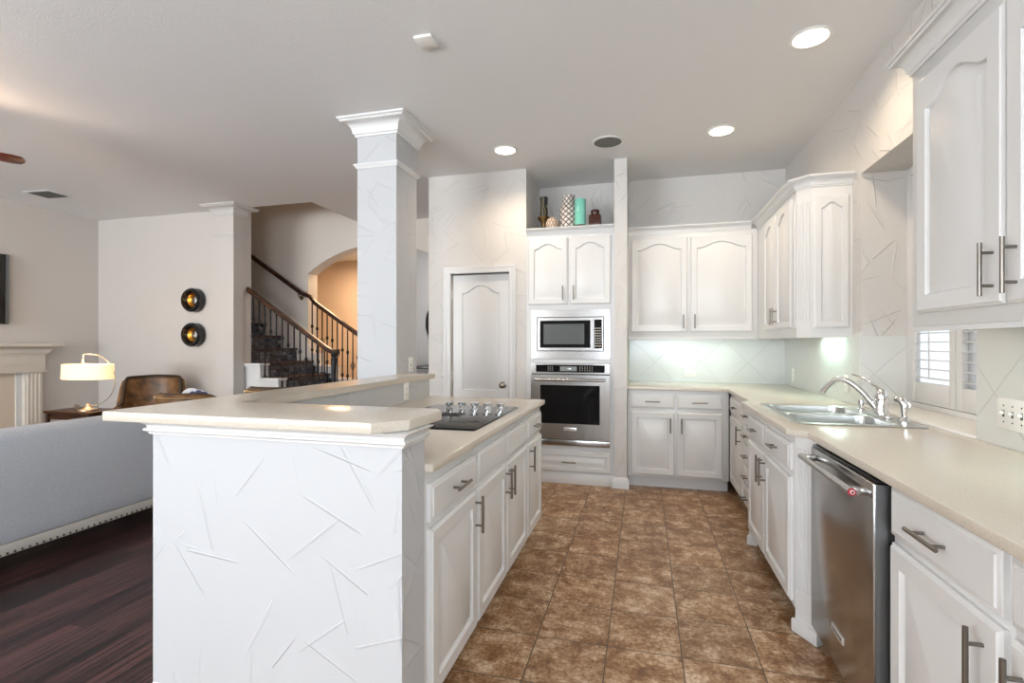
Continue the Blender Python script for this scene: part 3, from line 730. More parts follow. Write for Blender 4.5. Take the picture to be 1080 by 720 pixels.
# sink
t = thing('kitchen_sink', 'double-bowl stainless sink set into the worktop below the window', 'sink', (.988, 3.055, .9145))
def bowl_sink():
    bm = nb(); hx, hy = .276, .405; 
    def ring(cx, cy, a, b, z, r, n=6):
        out = []
        for sx, sy, a0 in ((1, 1, 0), (-1, 1, 90), (-1, -1, 180), (1, -1, 270)):
            for k in range(n + 1):
                an = math.radians(a0 + 90 * k / n)
                out.append((cx + sx * (a - r) + r * math.cos(an), cy + sy * (b - r) + r * math.sin(an), z))
        return out
    def strip(A, B):
        for i in range(len(A)): bm.faces.new((A[i], A[(i + 1) % len(A)], B[(i + 1) % len(A)], B[i]))
    mk = lambda pts: [bm.verts.new(p) for p in pts]
    o0 = mk(ring(0, 0, hx, hy, .0, .03)); o1 = mk(ring(0, 0, hx - .003, hy - .003, .004, .03)); o2 = mk(ring(0, 0, hx - .018, hy - .018, .005, .03)); 
    strip(o0, o1); strip(o1, o2)
    E = [bm.edges.get((o2[i], o2[(i + 1) % len(o2)])) for i in range(len(o2))]
    for cy, b in ((.195, .172), (-.195, .172)):
        cx, a = -.035, .200
        r0 = mk(ring(cx, cy, a, b, .005, .06)); r1 = mk(ring(cx, cy, a - .004, b - .004, .001, .06)); r2 = mk(ring(cx, cy, a - .012, b - .012, -.15, .06)); r3 = mk(ring(cx, cy, a - .05, b - .05, -.175, .05))
        E += [bm.edges.new((r0[i], r0[(i + 1) % len(r0)])) for i in range(len(r0))]
        strip(r0, r1); strip(r1, r2); strip(r2, r3); bm.faces.new(r3)
    bmesh.ops.triangle_fill(bm, use_beauty=True, edges=E)
    return bm
obj('basin', bowl_sink(), 'sink', t, ang=40)
for cy in (.195, -.195): obj('drain', lathe(nb(), [(.042, -.1745), (.040, -.171), (.025, -.173), (0, -.173)], 24, (-.035, cy, 0)), 'chrome', t)
# faucet: world coords relative to base
t = thing('kitchen_faucet', 'chrome single-lever faucet with a curved spout on the sink rim', 'faucet', (1.205, 3.005, .920))
bm = nb(); 
pts = []
for i in range(24):
    a = 2 * PI * i / 24; pts.append((.026 * math.cos(a), .026 * math.sin(a) + (.095 if math.sin(a) > 0 else -.075)))
prism(bm, pts, 0, .010, b=.003); obj('deck_plate', bm, 'chrome', t)
obj('faucet_body', lathe(nb(), [(.034, .010), (.035, .020), (.029, .032), (.027, .085), (.031, .090), (.031, .108), (.025, .128), (.011, .142), (0, .144)], 28), 'chrome', t)
sp = []
p0, p3 = Vector((-.01, .01, .040)), Vector((-.205, .170, .105))
for i in range(17):
    u = i / 16
    p = p0.lerp(p3, u); z = .040 + .155 * math.sin(PI * .5 * min(u / .72, 1)) if u < .72 else .195 - .0 - .055 * ((u - .72) / .28) ** 1.8
    sp.append((p.x, p.y, z - .012))
e_ = sp[-1]; sp += [(e_[0] - .008, e_[1] + .007, e_[2] - .014), (e_[0] - .009, e_[1] + .008, e_[2] - .030)]
obj('spout', tube(nb(), sp, [.018] * 3 + [.0155] * 11 + [.0145] * 3 + [.015, .015], 16), 'chrome', t)
lv = [(0, 0, .125), (-.012, .030, .150), (-.030, .085, .180), (-.050, .150, .200), (-.062, .195, .206)]
obj('lever', tube(nb(), lv, [.014, .010, .007, .0065, .006], 12), 'chrome', t)
t = thing('side_sprayer', 'chrome pull-out sprayer right of the faucet', 'sprayer', (1.212, 2.785, .920))
obj('sprayer_base', lathe(nb(), [(.027, 0), (.027, .006), (.018, .014), (.014, .030)], 24), 'chrome', t)
obj('sprayer_head', tube(nb(), [(0, 0, .03), (0, 0, .070), (-.001, .001, .088), (-.007, .010, .104), (-.016, .022, .109), (-.022, .031, .108)], [.012, .015, .018, .019, .016, .014], 16), 'chrome', t)
obj('trigger', tube(nb(), [(.006, -.018, .104), (.012, -.026, .088), (.010, -.022, .068)], [.004, .006, .004], 8), 'chrome', t)
t = thing('soap_dispenser', 'small chrome dispenser cap on the sink rim behind the spout', 'soap dispenser', (1.212, 3.270, .920))
obj('cap', lathe(nb(), [(.020, 0), (.020, .006), (.013, .010), (.013, .030), (.016, .034), (.015, .055), (.008, .060), (0, .060)], 24), 'chrome', t)

# ------------------------------------------------------------------ upper cabinets
def upper(name, label, loc, rz, w, depth, z0=1.362, z1=2.335, crown_path=None, group='white upper cabinets'):
    t = thing(name, label, 'cabinet', loc, rz, group)
    obj('body', bx(0, w, 0, depth, z0, z1, b=.001), 'cab', t)
    return t
t = upper('upper_cabinet', 'white two-door arched-panel upper cabinet on the back wall', (-.137, 4.89, 0), 0, 1.137, .335)
door(t, .028, 1.405, .510, .885, .055, .500, 1.502, .13); door(t, .562, 1.405, .530, .885, .055, .600, 1.502, .13)
obj('crown_molding', molding(nb(), [(0, 0), (1.08, 0)], crown(2.325, 2.395, .055), side=1), 'cab', t)
obj('light_rail', bx(0, 1.13, .002, .022, 1.340, 1.3618), 'cab', t)
# corner run on the right wall, ends in a fluted chamfer
t = thing('upper_cabinet', 'white corner upper cabinet with fluted edge left of the window recess', 'cabinet', (1.0, 4.888, 0), -PI / 2, 'white upper cabinets')
w = 1.158
bm = nb(); prism(bm, [(.004, 0), (w, 0), (w + .068, .068), (w + .068, .309), (.004, .309)], 1.362, 2.335)
obj('body', bm, 'cab', t, smooth=False)
door(t, .30, 1.405, .385, .885, .055, .660, 1.505, .13, .05); door(t, .70, 1.405, .385, .885, .055, .728, 1.505, .13, .05)
path = [(.0, 0), (w, 0), (w + .068, .068), (w + .068, .309)]
obj('crown_molding', molding(nb(), path, crown(2.325, 2.395, .055), side=1), 'cab', t)
bm = nb(); A = Vector((w, 0)); d = Vector((.7071, .7071)); n = Vector((.7071, -.7071)); L = .096
def q(u, o): p = A + d * u + n * o; return (p.x, p.y)
prof = [q(.004, 0), q(.004, .008)]
for i in range(4):
    u0 = .014 + i * .017; prof += [q(u0 + .002, .008), q(u0 + .006, .002), q(u0 + .012, .002), q(u0 + .016, .008)]
prof += [q(L - .004, .008), q(L - .004, 0)]
prism(bm, prof, 1.46, 2.235); obj('fluted_strip', bm, 'cab', t)
pe = obj('end_panel', panel(nb(), 0, 0, .205, .86, t=.014, fw=.04, rise=.035), 'cab', t); pe.location = (w + .068, .085, 1.40); pe.rotation_euler = (0, 0, PI / 2)
obj('light_rail', molding(nb(), [(.03, 0), (w, 0), (w + .068, .068), (w + .068, .309)], [(-.018, 1.338), (-.018, 1.3618), (-.001, 1.3618), (-.001, 1.338)], side=1), 'cab', t)
obj('fluted_strip_inner', bx(w - .035, w - .006, -.012, 0, 1.40, 2.25, b=.003), 'cab', t)
tl = thing('under_cabinet_light', 'slim white light strip under the corner upper cabinet', 'light', (1.235, 3.98, 1.351))
obj('housing', bx(-.03, .03, -.22, .22, .004, .0105, b=.001), 'plate', tl); obj('lens', bx(-.022, .022, -.20, .20, 0, .0039), 'ledwhite', tl)
light('under_cabinet_glow', 'AREA', (0, 0, -.006), .9, (.72, 1, .86), .40, .04, (0, 0, PI / 2), parent=tl)
tl = thing('under_cabinet_light', 'slim white light strip under the back wall upper cabinet', 'light', (.52, 4.98, 1.351))
obj('housing', bx(-.35, .35, -.03, .03, .004, .0105, b=.001), 'plate', tl); obj('lens', bx(-.33, .33, -.022, .022, 0, .0039), 'ledwhite', tl)
light('under_cabinet_glow', 'AREA', (0, 0, -.006), .7, (.80, 1, .88), .66, .04, (0, 0, 0), parent=tl)
tl = thing('under_cabinet_light', 'slim white light strip under the near upper cabinet at right', 'light', (1.22, 1.70, 1.351))
obj('housing', bx(-.03, .03, -.22, .22, .004, .0105, b=.001), 'plate', tl); obj('lens', bx(-.022, .022, -.20, .20, 0, .0039), 'ledwhite', tl)
light('under_cabinet_glow', 'AREA', (0, 0, -.006), .5, (.86, 1, .86), .40, .04, (0, 0, PI / 2), parent=tl)
# near right upper cabinet
t = upper('upper_cabinet', 'large near white upper cabinet right of the window recess, two arched doors', (1.0, 2.235, 0), -PI / 2, 1.45, .309)
door(t, .065, 1.412, .458, .855, .06, .487, 1.515, .155, .062); door(t, .535, 1.412, .458, .855, .06, .581, 1.515, .155, .062)
door(t, 1.005, 1.412, .43, .855, .06, 1.395, 1.515, .155, .062)
obj('crown_molding', molding(nb(), [(0, .309), (0, 0), (1.45, 0)], crown(2.325, 2.405, .066), side=1), 'cab', t)
obj('light_rail', bx(0, 1.45, .002, .022, 1.345, 1.3618), 'cab', t)

# ------------------------------------------------------------------ outlets and switches
def outlet(label, loc, rz, horiz=False, kind='outlet', gangs=1, group=None):
    t = thing('wall_outlet' if kind == 'outlet' else 'light_switch', label, 'outlet' if kind == 'outlet' else 'light switch', loc, rz, group)
    a, b = .035 + .023 * (gangs - 1), .057
    if horiz: a, b = b, a
    obj('cover_plate', bx(-a, a, -.006, 0, -b, b, b=.002), 'plate', t)
    if kind == 'outlet':
        for s in (-1, 1):
            cx, cz = (s * .02, 0) if horiz else (0, s * .02)
            f = obj('socket', bx(cx - .014, cx + .014, -.0075, -.006, cz - .014, cz + .014, b=.0006), 'plate', t)
            bm = nb()
            for q_ in (-.006, .006): box(bm, cx + (0 if horiz else q_) - .0015, cx + (0 if horiz else q_) + .0015 , -.0079, -.0075, cz + (q_ if horiz else 0) - .004, cz + (q_ if horiz else 0) + .004)
            obj('slots', bm, 'slot', f)
    else:
        for g in range(gangs):
            cx = (g - (gangs - 1) / 2) * .046
            bm = nb(); box(bm, cx - .005, cx + .005, -.007, -.006, -.012, .012)
            f = obj('toggle_slot', bm, 'slot', t)
            bm = nb(); box(bm, cx - .004, cx + .004, -.020, -.0065, -.002, .009, b=.001); obj('toggle', bm, 'plate', f)
            for sz in (-.03, .03): obj('screw', lathe(nb(), [(.0032, -.0005), (.0032, -.0068), (0, -.007)], 10, (cx, 0, sz), 'y'), 'slot', t)
    return t
outlet('sideways outlet on the tiled back wall', (.454, 5.221, 1.005), 0, True)
outlet('upright outlet on the right tiled wall near the back corner', (1.301, 4.93, 1.02), -PI / 2)
outlet('upright outlet behind the curved spout', (1.301, 3.74, 1.035), -PI / 2)
outlet('outlet on the low wall between island worktop and bar top', (-1.504, 2.98, .985), PI / 2)
outlet('toggle switch on the side of the kitchen column', (-1.739, 3.525, 1.135), PI / 2, kind='switch')
outlet('triple white toggle switch plate on the tiled wall at right', (1.301, 2.205, 1.04), -PI / 2, kind='switch', gangs=3)

# ------------------------------------------------------------------ ceiling fixtures
def can(x, y, label, power):
    t = thing('recessed_light', label, 'ceiling light', (x, y, CEIL), 0, 'recessed ceiling lights')
    obj('trim_ring', lathe(nb(), [(.086, -.001), (.103, -.001), (.105, -.005), (.090, -.010), (.086, -.008)], 36, ring=True), 'canrim', t)
    obj('lens', lathe(nb(), [(.0855, -.002), (.0855, -.006), (.03, -.009), (0, -.010)], 36), 'canlens', t)
    light('can_glow', 'SPOT', (0, 0, -.03), power, (1, .80, .58), .06, spot=math.radians(150), parent=t)
can(-1.14, 4.11, 'round recessed ceiling light in front of the pantry wall', 26)
can(.59, 4.16, 'round recessed ceiling light in front of the corner cabinets', 24)
can(.878, 3.016, 'round recessed ceiling light near the window, largest in the picture', 24)
t = thing('ceiling_speaker', 'round grey mesh speaker in the kitchen ceiling', 'speaker', (-.279, 4.159, CEIL))
obj('rim', lathe(nb(), [(.112, -.001), (.128, -.001), (.128, -.007), (.112, -.009)], 40, ring=True), 'canrim', t)
obj('grille', lathe(nb(), [(.1115, -.002), (.1115, -.006), (.06, -.008), (0, -.009)], 40), 'speaker', t)
tag(obj('ceiling_sensor', bx(-.052, .052, -.055, .055, -.018, -.001, b=.006), 'plate'), 'small square white sensor plate on the ceiling', 'sensor').location = (-1.145, 2.51, CEIL)
t = thing('ceiling_vent', 'dark slatted air vent in the living room ceiling', 'vent', (-6.385, 4.03, CEIL), .08)
obj('vent_frame', bx(-.17, .17, -.13, .13, -.006, -.001, b=.002), 'ceiling', t)
bm = nb()
for k in range(9):
    y = -.095 + k * .0235; box(bm, -.135, .135, y, y + .012, -.012, -.0062)
obj('slats', bm, 'vent', t)
obj('duct_opening', bx(-.138, .138, -.10, .10, -.0068, -.0061), 'firebox', t)
# ceiling fan
t = thing('ceiling_fan', 'dark mahogany ceiling fan over the living room, one blade tip in view', 'ceiling fan', (-4.60, 1.98, CEIL))
obj('downrod', cyl(nb(), (0, 0, -.30), (0, 0, -.001), .014), 'knobmetal', t)
obj('canopy', lathe(nb(), [(.07, -.001), (.065, -.03), (.03, -.06), (0, -.06)], 28), 'knobmetal', t)
obj('motor_housing', lathe(nb(), [(.03, -.26), (.11, -.28), (.13, -.32), (.12, -.37), (.06, -.40), (0, -.40)], 32), 'knobmetal', t)
obj('light_bowl', lathe(nb(), [(0, -.50), (.06, -.495), (.12, -.46), (.14, -.42), (.135, -.418), (.05, -.401), (0, -.401)], 32), mat('frosted_bowl', (.9, .8, .65), .4, emit=(1, .75, .5), es=1.2), t)
for a_ in (40, 160, 280): light('fan_bulb', 'POINT', (.20 * math.cos(math.radians(a_)), .20 * math.sin(math.radians(a_)), -.455), 6, (1, .70, .48), .035, parent=t)
for k in range(5):
    a = math.radians(59.8 + 72 * k); ca, sa = math.cos(a), math.sin(a)
    bm = nb(); pts = [(.17, -.05), (.60, -.068), (.645, -.058), (.665, -.02), (.665, .02), (.645, .058), (.60, .068), (.17, .05)]
    prism(bm, pts, -.362, -.354, b=.002)
    bmesh.ops.rotate(bm, verts=bm.verts, cent=(0, 0, -.358), matrix=Matrix.Rotation(math.radians(-9), 3, 'X'))
    bmesh.ops.rotate(bm, verts=bm.verts, cent=(0, 0, 0), matrix=Matrix.Rotation(a, 3, 'Z'))
    obj('blade', bm, 'fanblade', t)
    bm = nb(); cyl(bm, (.09 * ca, .09 * sa, -.35), (.24 * ca, .24 * sa, -.35), .012); obj('blade_arm', bm, 'knobmetal', t)

# ------------------------------------------------------------------ staircase
RISE, RUN = .1765, .262
SX = -4.03 + .0      # front riser plane of step 1 is computed from step 7
def riser_x(k): return -4.785 - (k - 7) * RUN      # x of the riser whose top is step k (k=1..)
st = struct(thing('staircase', 'staircase with dark treads and risers climbing left behind the wall', 'staircase', (-4.5, 5.65, 0)), 'staircase with dark treads and dark grid-patterned risers climbing left', 'staircase')
def L2(x, y, z): return x + 4.5, y - 5.65, z
NS = 15
for k in range(1, NS + 1):
    x1 = riser_x(k); x0 = x1 - RUN; z = RISE * k
    bm = nb(); box(bm, x0 + 4.5, x1 + 4.5, 5.24 - 5.65, 6.095 - 5.65, max(0, z - RISE - .2), z - .03)
    obj('riser', bm, 'riser', st, smooth=False)
    bm = nb(); box(bm, x0 + 4.5 + .0, x1 + 4.5 + .028, 5.18 - 5.65, 6.095 - 5.65, z - .029, z, b=.006)
    obj('tread', bm, 'darkwood', st)
# white closed stringer in steps on the near side
bm = nb()
for k in range(1, 7):
    x1 = riser_x(k); x0 = x1 - RUN if k < 6 else -4.74
    if x1 <= x0: continue
    box(bm, x0 + 4.5, x1 + 4.5, 5.10 - 5.65, 5.235 - 5.65, 0, RISE * k - .035)
obj('stringer', bm, 'trim', st, smooth=False)
bm = nb()
for k in range(1, 7):
    x1 = riser_x(k); x0 = x1 - RUN if k < 6 else -4.735
    z = RISE * k
    box(bm, x0 + 4.5, x1 + 4.5 + .03, 5.06 - 5.65, 5.24 - 5.65, z - .033, z - .004, b=.004); box(bm, x0 + 4.5, x1 + 4.5 + .015, 5.08 - 5.65, 5.10 - 5.65, z - .055, z - .033)
obj('stringer_cap', bm, 'trim', st)
# skirt on the far wall
bm = nb()
xa, xb = riser_x(7) - .02, riser_x(14)
za, zb = RISE * 7 + .10, RISE * 14 + .10
prism(bm, [(xa + .25, za - .17 - .1), (xa + .25, za - .17 + .09), (xb, zb + .09), (xb, zb - .1)], 6.08, 6.0995, axis='y')
for v in bm.verts: v.co += Vector((4.5, -5.65, 0))
obj('wall_skirt', bm, 'stairwell', st, smooth=False)

def baluster(parent, x, y, z0, z1, kind):
    bm = nb(); cyl(bm, (x, y, z0), (x, y, z1), .0098, seg=6)
    h = z1 - z0
    box(bm, x - .018, x + .018, y - .018, y + .018, z0, z0 + .018, b=.003)
    def knuckle(z): lathe(bm, [(.008, -.03), (.018, -.012), (.020, 0), (.018, .012), (.008, .03)], 8, (x, y, z))
    if kind == 0: knuckle(z0 + h * .33); knuckle(z0 + h * .66)
    elif kind == 1: knuckle(z0 + h * .72)
    else:
        zc_ = z0 + h * .5
        for a in range(4):
            pts = []
            for i in range(9):
                u = i / 8; r = .034 * math.sin(PI * u); th = a * PI / 2 + u * PI * .9
                pts.append((x + r * math.cos(th), y + r * math.sin(th), zc_ - .055 + .11 * u))
            tube(bm, pts, .004, 5)
    return obj('baluster', bm, 'iron', parent)
def rail_bm(pts, s=.030):
    bm = nb()
    prof = [(-.030, -.018), (-.034, .004), (-.026, .022), (0, .030), (.026, .022), (.034, .004), (.030, -.018), (.016, -.030), (-.016, -.030)]
    P = [Vector(p) for p in pts]; rings = []
    for i in range(len(P)):
        t_ = (P[min(i + 1, len(P) - 1)] - P[max(i - 1, 0)]).normalized(); side = t_.cross(Vector((0, 0, 1))).normalized(); up = side.cross(t_)
        rings.append([bm.verts.new(P[i] + side * a + up * b) for a, b in prof])
    n = len(prof)
    for a, b in zip(rings, rings[1:]):
        for k in range(n): bm.faces.new((a[k], a[(k + 1) % n], b[(k + 1) % n], b[k]))
    bm.faces.new(rings[0][::-1]); bm.faces.new(rings[-1]); return bm
# near railing, from the rosette on the living room column down to the newel
YN = 5.15
nr = thing('stair_railing', 'near dark wood stair rail with black iron balusters, ending at a newel post', 'railing', (-4.2, YN, 0), 0, 'stair railings')
xA, zA, xB, zB = -4.770, 1.985, -3.60, 1.225
obj('handrail', rail_bm([(xA + 4.2, 0, zA), (xB + 4.2, 0, zB), (xB + 4.2 + .05, 0, zB - .018), (xB + 4.2 + .13, 0, zB - .020)]), 'darkwood', nr)
obj('rosette', lathe(nb(), [(.062, 0), (.062, .012), (.045, .022), (0, .022)], 28, (xA + 4.2 - .004, -.03, zA), 'x'), 'darkwood', nr)
obj('newel_post', lathe(nb(), [(.045, .18), (.045, .75), (.030, .77), (.024, .80), (.028, 1.0), (.034, 1.12), (.026, 1.14), (.034, 1.16), (.034, 1.185)], 16, (.67, 0, 0)), 'iron', nr)
kk = 0; x = -4.665
while x < -3.62:
    z_r = zA + (zB - zA) * (x - xA) / (xB - xA) - .02
    kstep = min(max(int(math.floor((riser_x(1) - x) / RUN)) + 1, 1), 6)
    baluster(nr, x + 4.2, 0, RISE * kstep + (.0 if True else 0), z_r, (0, 2, 1)[kk % 3]); x += .084; kk += 1
# far railing: wall rail then open balustrade
YF = 6.02
fr = thing('stair_railing', 'far dark handrail fixed to the stairwell wall, continuing over black balusters in the arch', 'railing', (-4.5, YF, 0), 0, 'stair railings')
def fz(x): return 1.945 + (x + 4.545) * (-.655)
obj('handrail', rail_bm([(-6.2 + 4.5, 0, fz(-6.2) + .0), (-4.64 + 4.5, 0, fz(-4.64)), (-4.56 + 4.5, 0, fz(-4.60) - .005), (-4.50 + 4.5, 0, fz(-4.56)), (-4.42 + 4.5, 0, fz(-4.42)), (-3.0 + 4.5, 0, fz(-3.0))]), 'darkwood', fr)
bm = nb(); tube(bm, [(-.20, .079, fz(-4.7) - .10), (-.20, .02, fz(-4.7) - .09), (-.20, 0, fz(-4.7) - .03)], .009, 8); lathe(bm, [(.03, .079), (.03, .070), (0, .068)], 16, (-.20, 0, fz(-4.7) - .10), 'y')
obj('rail_bracket', bm, 'brassdark', fr)
x = -4.47; kk = 0
while x < -3.05:
    kstep = max(int(math.floor((riser_x(1) - x) / RUN)) + 1, 0)
    baluster(fr, x + 4.5, 0, RISE * kstep if kstep > 0 else 0, fz(x) - .02, (0, 0, 2)[kk % 3]); x += .080; kk += 1
# short white far knee end at the arch
bm = nb()
for k in range(1, 7):
    x1 = riser_x(k); x0 = max(x1 - RUN, -4.59); box(bm, x0, x1 + .05, 6.101, 6.30, 0, RISE * k + .10)
struct(obj('trim_5', bm, 'trim', smooth=False), 'white stepped stringer side inside the arch', 'trim')

# console and mirror on the partition beyond the arch
t = thing('console_table', 'black scrolled iron console table beyond the column', 'table', (-2.90, 6.55, 0))
obj('table_top', bx(-.17, .17, -.4, .4, .96, .99, b=.004), 'blackframe', t)
for y in (-.36, .36):
    bm = nb()
    for x in (-.13, .13): tube(bm, [(x, y, 0), (x, y, .96)], .012, 6)
    pts = [(.13 - .1 * math.sin(u * PI * 3) * .5 - .05, y, .1 + u * .8) for u in [i / 30 for i in range(31)]]; tube(bm, pts, .008, 6)
    for zc_ in (.3, .55, .8):
        pts = [(.0 + .06 * math.cos(a_), y, zc_ + .06 * math.sin(a_)) for a_ in [i * PI / 6 for i in range(12)]]; tube(bm, pts, .007, 6)
    obj('leg', bm, 'iron', t)
t = thing('round_mirror', 'large round black mirror on the grey partition beyond the column', 'mirror', (-3.095, 7.02, 1.60))
obj('frame', lathe(nb(), [(.19, 0), (.24, 0), (.24, .03), (.19, .035)], 36, (0, 0, 0), 'x', ring=True), 'blackframe', t)
obj('glass', lathe(nb(), [(.189, .0), (.189, .012), (0, .012)], 36, (0, 0, 0), 'x'), 'screen', t)

# ------------------------------------------------------------------ living room
for z, lb in ((1.842, 'upper round black porthole mirror with gold inner rim on the living room wall'), (1.408, 'lower round black porthole mirror with gold inner rim on the living room wall')):
    t = thing('porthole_mirror', lb, 'mirror', (-5.46, 5.078, z), 0, 'round porthole mirrors')
    obj('frame', lathe(nb(), [(.135, 0), (.150, -.02), (.145, -.06), (.150, -.085), (.135, -.105), (.110, -.105), (.098, -.06), (.095, 0)], 40, (0, 0, 0), 'y', ring=True), 'blackframe', t)
    obj('inner_rim', lathe(nb(), [(.0945, 0), (.0960, -.045), (.088, -.052), (.072, -.040), (.068, -.02), (.068, 0)], 40, (0, 0, 0), 'y', ring=True), 'gold', t)
    obj('mirror_glass', lathe(nb(), [(.0675, -.001), (.0675, -.020), (.045, -.034), (.02, -.040), (0, -.041)], 40, (0, 0, 0), 'y'), 'mirror', t)
t = thing('television', 'black framed television on the fireplace wall, only its edge in view', 'television', (-7.108, 3.35, 1.92))
obj('housing', bx(.02, .055, -.72, .72, -.40, .40, b=.006), 'blackframe', t); obj('screen', bx(.0555, .058, -.68, .68, -.36, .37), 'screen', t)
obj('bezel', bx(.0555, .066, .682, .716, -.395, .395, b=.003), 'steel_dark', t); obj('bezel', bx(.0555, .066, -.716, -.682, -.395, .395, b=.003), 'steel_dark', t)
obj('wall_bracket', bx(.001, .02, -.15, .15, -.15, .15), 'black', t)
# fireplace
t = thing('fireplace_mantel', 'cream painted fireplace mantel with fluted pilasters on the left wall', 'fireplace', (-7.108, 3.40, 0))
obj('mantel_shelf', molding(nb(), [(0.001, -1.0), (.10, -1.0), (.10, 1.0), (.001, 1.0)], crown(1.17, 1.285, .13), side=1), 'mantel', t)
obj('shelf_top', bx(.001, .225, -1.12, 1.12, 1.2855, 1.30, b=.003), 'mantel', t)
bm = nb(); box(bm, .001, .10, -1.0, 1.0, .975, 1.17, b=.002); box(bm, .10, .108, -.90, .90, 1.045, 1.09, b=.002); box(bm, .001, .118, -1.01, 1.01, .955, .975, b=.003)
obj('frieze', bm, 'mantel', t)
for s in (-1, 1):
    bm = nb(); y0, y1 = (.80, .98) if s > 0 else (-.98, -.80)
    box(bm, .001, .085, y0, y1, 0, .954)
    for k in range(4): box(bm, .085, .095, y0 + .02 + k * .04, y0 + .04 + k * .04, .12, .94, b=.002)
    box(bm, .001, .10, y0 - .01, y1 + .01, 0, .12, b=.003)
    obj('pilaster', bm, 'mantel', t)
bm = nb(); box(bm, .001, .03, -.795, -.50, 0, .954); box(bm, .001, .03, .50, .795, 0, .954); box(bm, .001, .03, -.50, .50, .70, .954)
obj('surround', bm, 'hearth', t, smooth=False)
bm = nb(); box(bm, .03, .045, .74, .797, 0, .954); box(bm, .03, .045, -.797, -.74, 0, .954); obj('inner_moulding', bm, 'trim', t, smooth=False)
obj('firebox', bx(.001, .02, -.50, .50, 0, .70), 'firebox', t)
# sofa, seen from behind: back plane faces +X
t = thing('sofa', 'grey tweed sofa seen from behind with nailhead trim along its base', 'sofa', (-3.45, 2.10, 0))
bm = nb(); prof = [(-.23, .20), (0, .20), (.012, .50), (.0, .76), (-.03, .800), (-.08, .815), (-.17, .80), (-.21, .74)]
prism(bm, [(x, z) for x, z in prof], -1.30, 1.30, axis='y', b=.012); obj('backrest', bm, 'sofa', t)
obj('base', bx(-.92, .004, -1.28, 1.28, .175, .40, b=.02), 'sofa', t)
obj('base_band', bx(-.93, .008, -1.305, 1.305, .112, .1745, b=.006), 'linen', t)
for s in (-1, 1):
    bm = nb(); y0 = 1.08 if s > 0 else -1.30
    prism(bm, [(y0, .20), (y0 + .22, .20), (y0 + .24, .50), (y0 + .22, .64), (y0 + .11, .68), (y0, .64), (y0 - .02, .5)], -.94, -.235, axis='x', b=.02); obj('arm', bm, 'sofa', t)
for k in range(3): obj('seat_cushion', bx(-.90, -.24, -1.055 + k * .704, -1.055 + k * .704 + .698, .405, .53, b=.03), 'sofa', t)
for x in (-.86, -.06):
    for y in (-1.24, 1.24): obj('leg', cyl(nb(), (x, y, 0), (x, y, .112), .018, .026), 'darkwood', t)
first = None
for k in range(74):
    y = -1.28 + k * .0351
    if first is None: first = obj('nailhead', lathe(nb(), [(.0068, 0), (.005, .004), (0, .005)], 8, (0, 0, 0), 'x'), 'nail', t); o = first
    else: o = first.copy(); C.objects.link(o); o.parent = t
    o.location = (.008, y, .124)
# end table + lamp
TZ = .61
t = thing('end_table', 'dark wood end table beside the fireplace, holding the lamp', 'table', (-5.62, 3.87, 0), 0)
obj('table_top', bx(-.31, .31, -.17, .17, TZ - .025, TZ, b=.006), 'darkwood', t)
obj('apron', bx(-.28, .28, -.14, .14, TZ - .085, TZ - .026), 'darkwood', t)
obj('lower_shelf', bx(-.26, .26, -.12, .12, .18, .20, b=.004), 'darkwood', t)
for x in (-.28, .28):
    for y in (-.14, .14): obj('leg', tube(nb(), [(x, y, TZ - .026), (x * 1.03, y * 1.03, .45), (x * .96, y * .96, .12), (x * 1.04, y * 1.04, 0)], [.024, .018, .012, .016], 8), 'darkwood', t)
lx, ly = -5.53, 3.85
t = thing('table_lamp', 'lit table lamp with a curved arm and wide cream drum shade', 'lamp', (lx, ly, TZ))
obj('lamp_base', lathe(nb(), [(.085, 0), (.085, .012), (.05, .022), (.028, .045), (.018, .07), (0, .07)], 30), 'lampmetal', t)
dx, dy = .966, .258
arc = []
for i in range(25):
    a = math.radians(-88 + 176 * i / 24); u, z = .25 * math.cos(a), .315 + .265 * math.sin(a)
    arc.append(((u + .03) * dx, (u + .03) * dy, z))
arc += [(-.02 * dx, -.02 * dy, .582), (-.05 * dx, -.05 * dy, .572), (-.055 * dx, -.055 * dy, .476)]
obj('curved_arm', tube(nb(), [(.0, 0, .06)] + arc, .0045, 8), 'lampmetal', t)
sx, sy = .0, .0
bm = nb(); N = 40; r0, r1, h0, h1 = .285, .278, .325, .475
lo = [bm.verts.new((sx + r0 * math.cos(2 * PI * i / N), sy + r0 * .6 * math.sin(2 * PI * i / N), h0)) for i in range(N)]; hi = [bm.verts.new((sx + r1 * math.cos(2 * PI * i / N), sy + r1 * .6 * math.sin(2 * PI * i / N), h1)) for i in range(N)]
lo2 = [bm.verts.new((sx + (r0 - .006) * math.cos(2 * PI * i / N), sy + (r0 - .006) * .6 * math.sin(2 * PI * i / N), h0)) for i in range(N)]; hi2 = [bm.verts.new((sx + (r1 - .006) * math.cos(2 * PI * i / N), sy + (r1 - .006) * .6 * math.sin(2 * PI * i / N), h1)) for i in range(N)]
for i in range(N):
    j = (i + 1) % N
    for a, b in ((lo, hi), (hi, hi2), (hi2, lo2), (lo2, lo)): bm.faces.new((a[i], a[j], b[j], b[i]))
obj('lamp_shade', bm, 'shade', t)
obj('finial', lathe(nb(), [(.012, .475), (.03, .482), (.016, .492), (.012, .51), (.006, .53), (0, .535)], 16, (-.055 * dx, -.055 * dy, 0)), 'lampmetal', t)
light('lamp_bulb', 'POINT', (sx, sy, .41), 2.6, (1, .66, .36), .05, parent=t)
light('lamp_bulb', 'POINT', (sx, sy, .56), 2.2, (1, .66, .36), .05, parent=t)
t = thing('ornament', 'small round twig ornament on the end table left of the lamp', 'ornament', (-5.76, 3.90, TZ))
bm = nb()
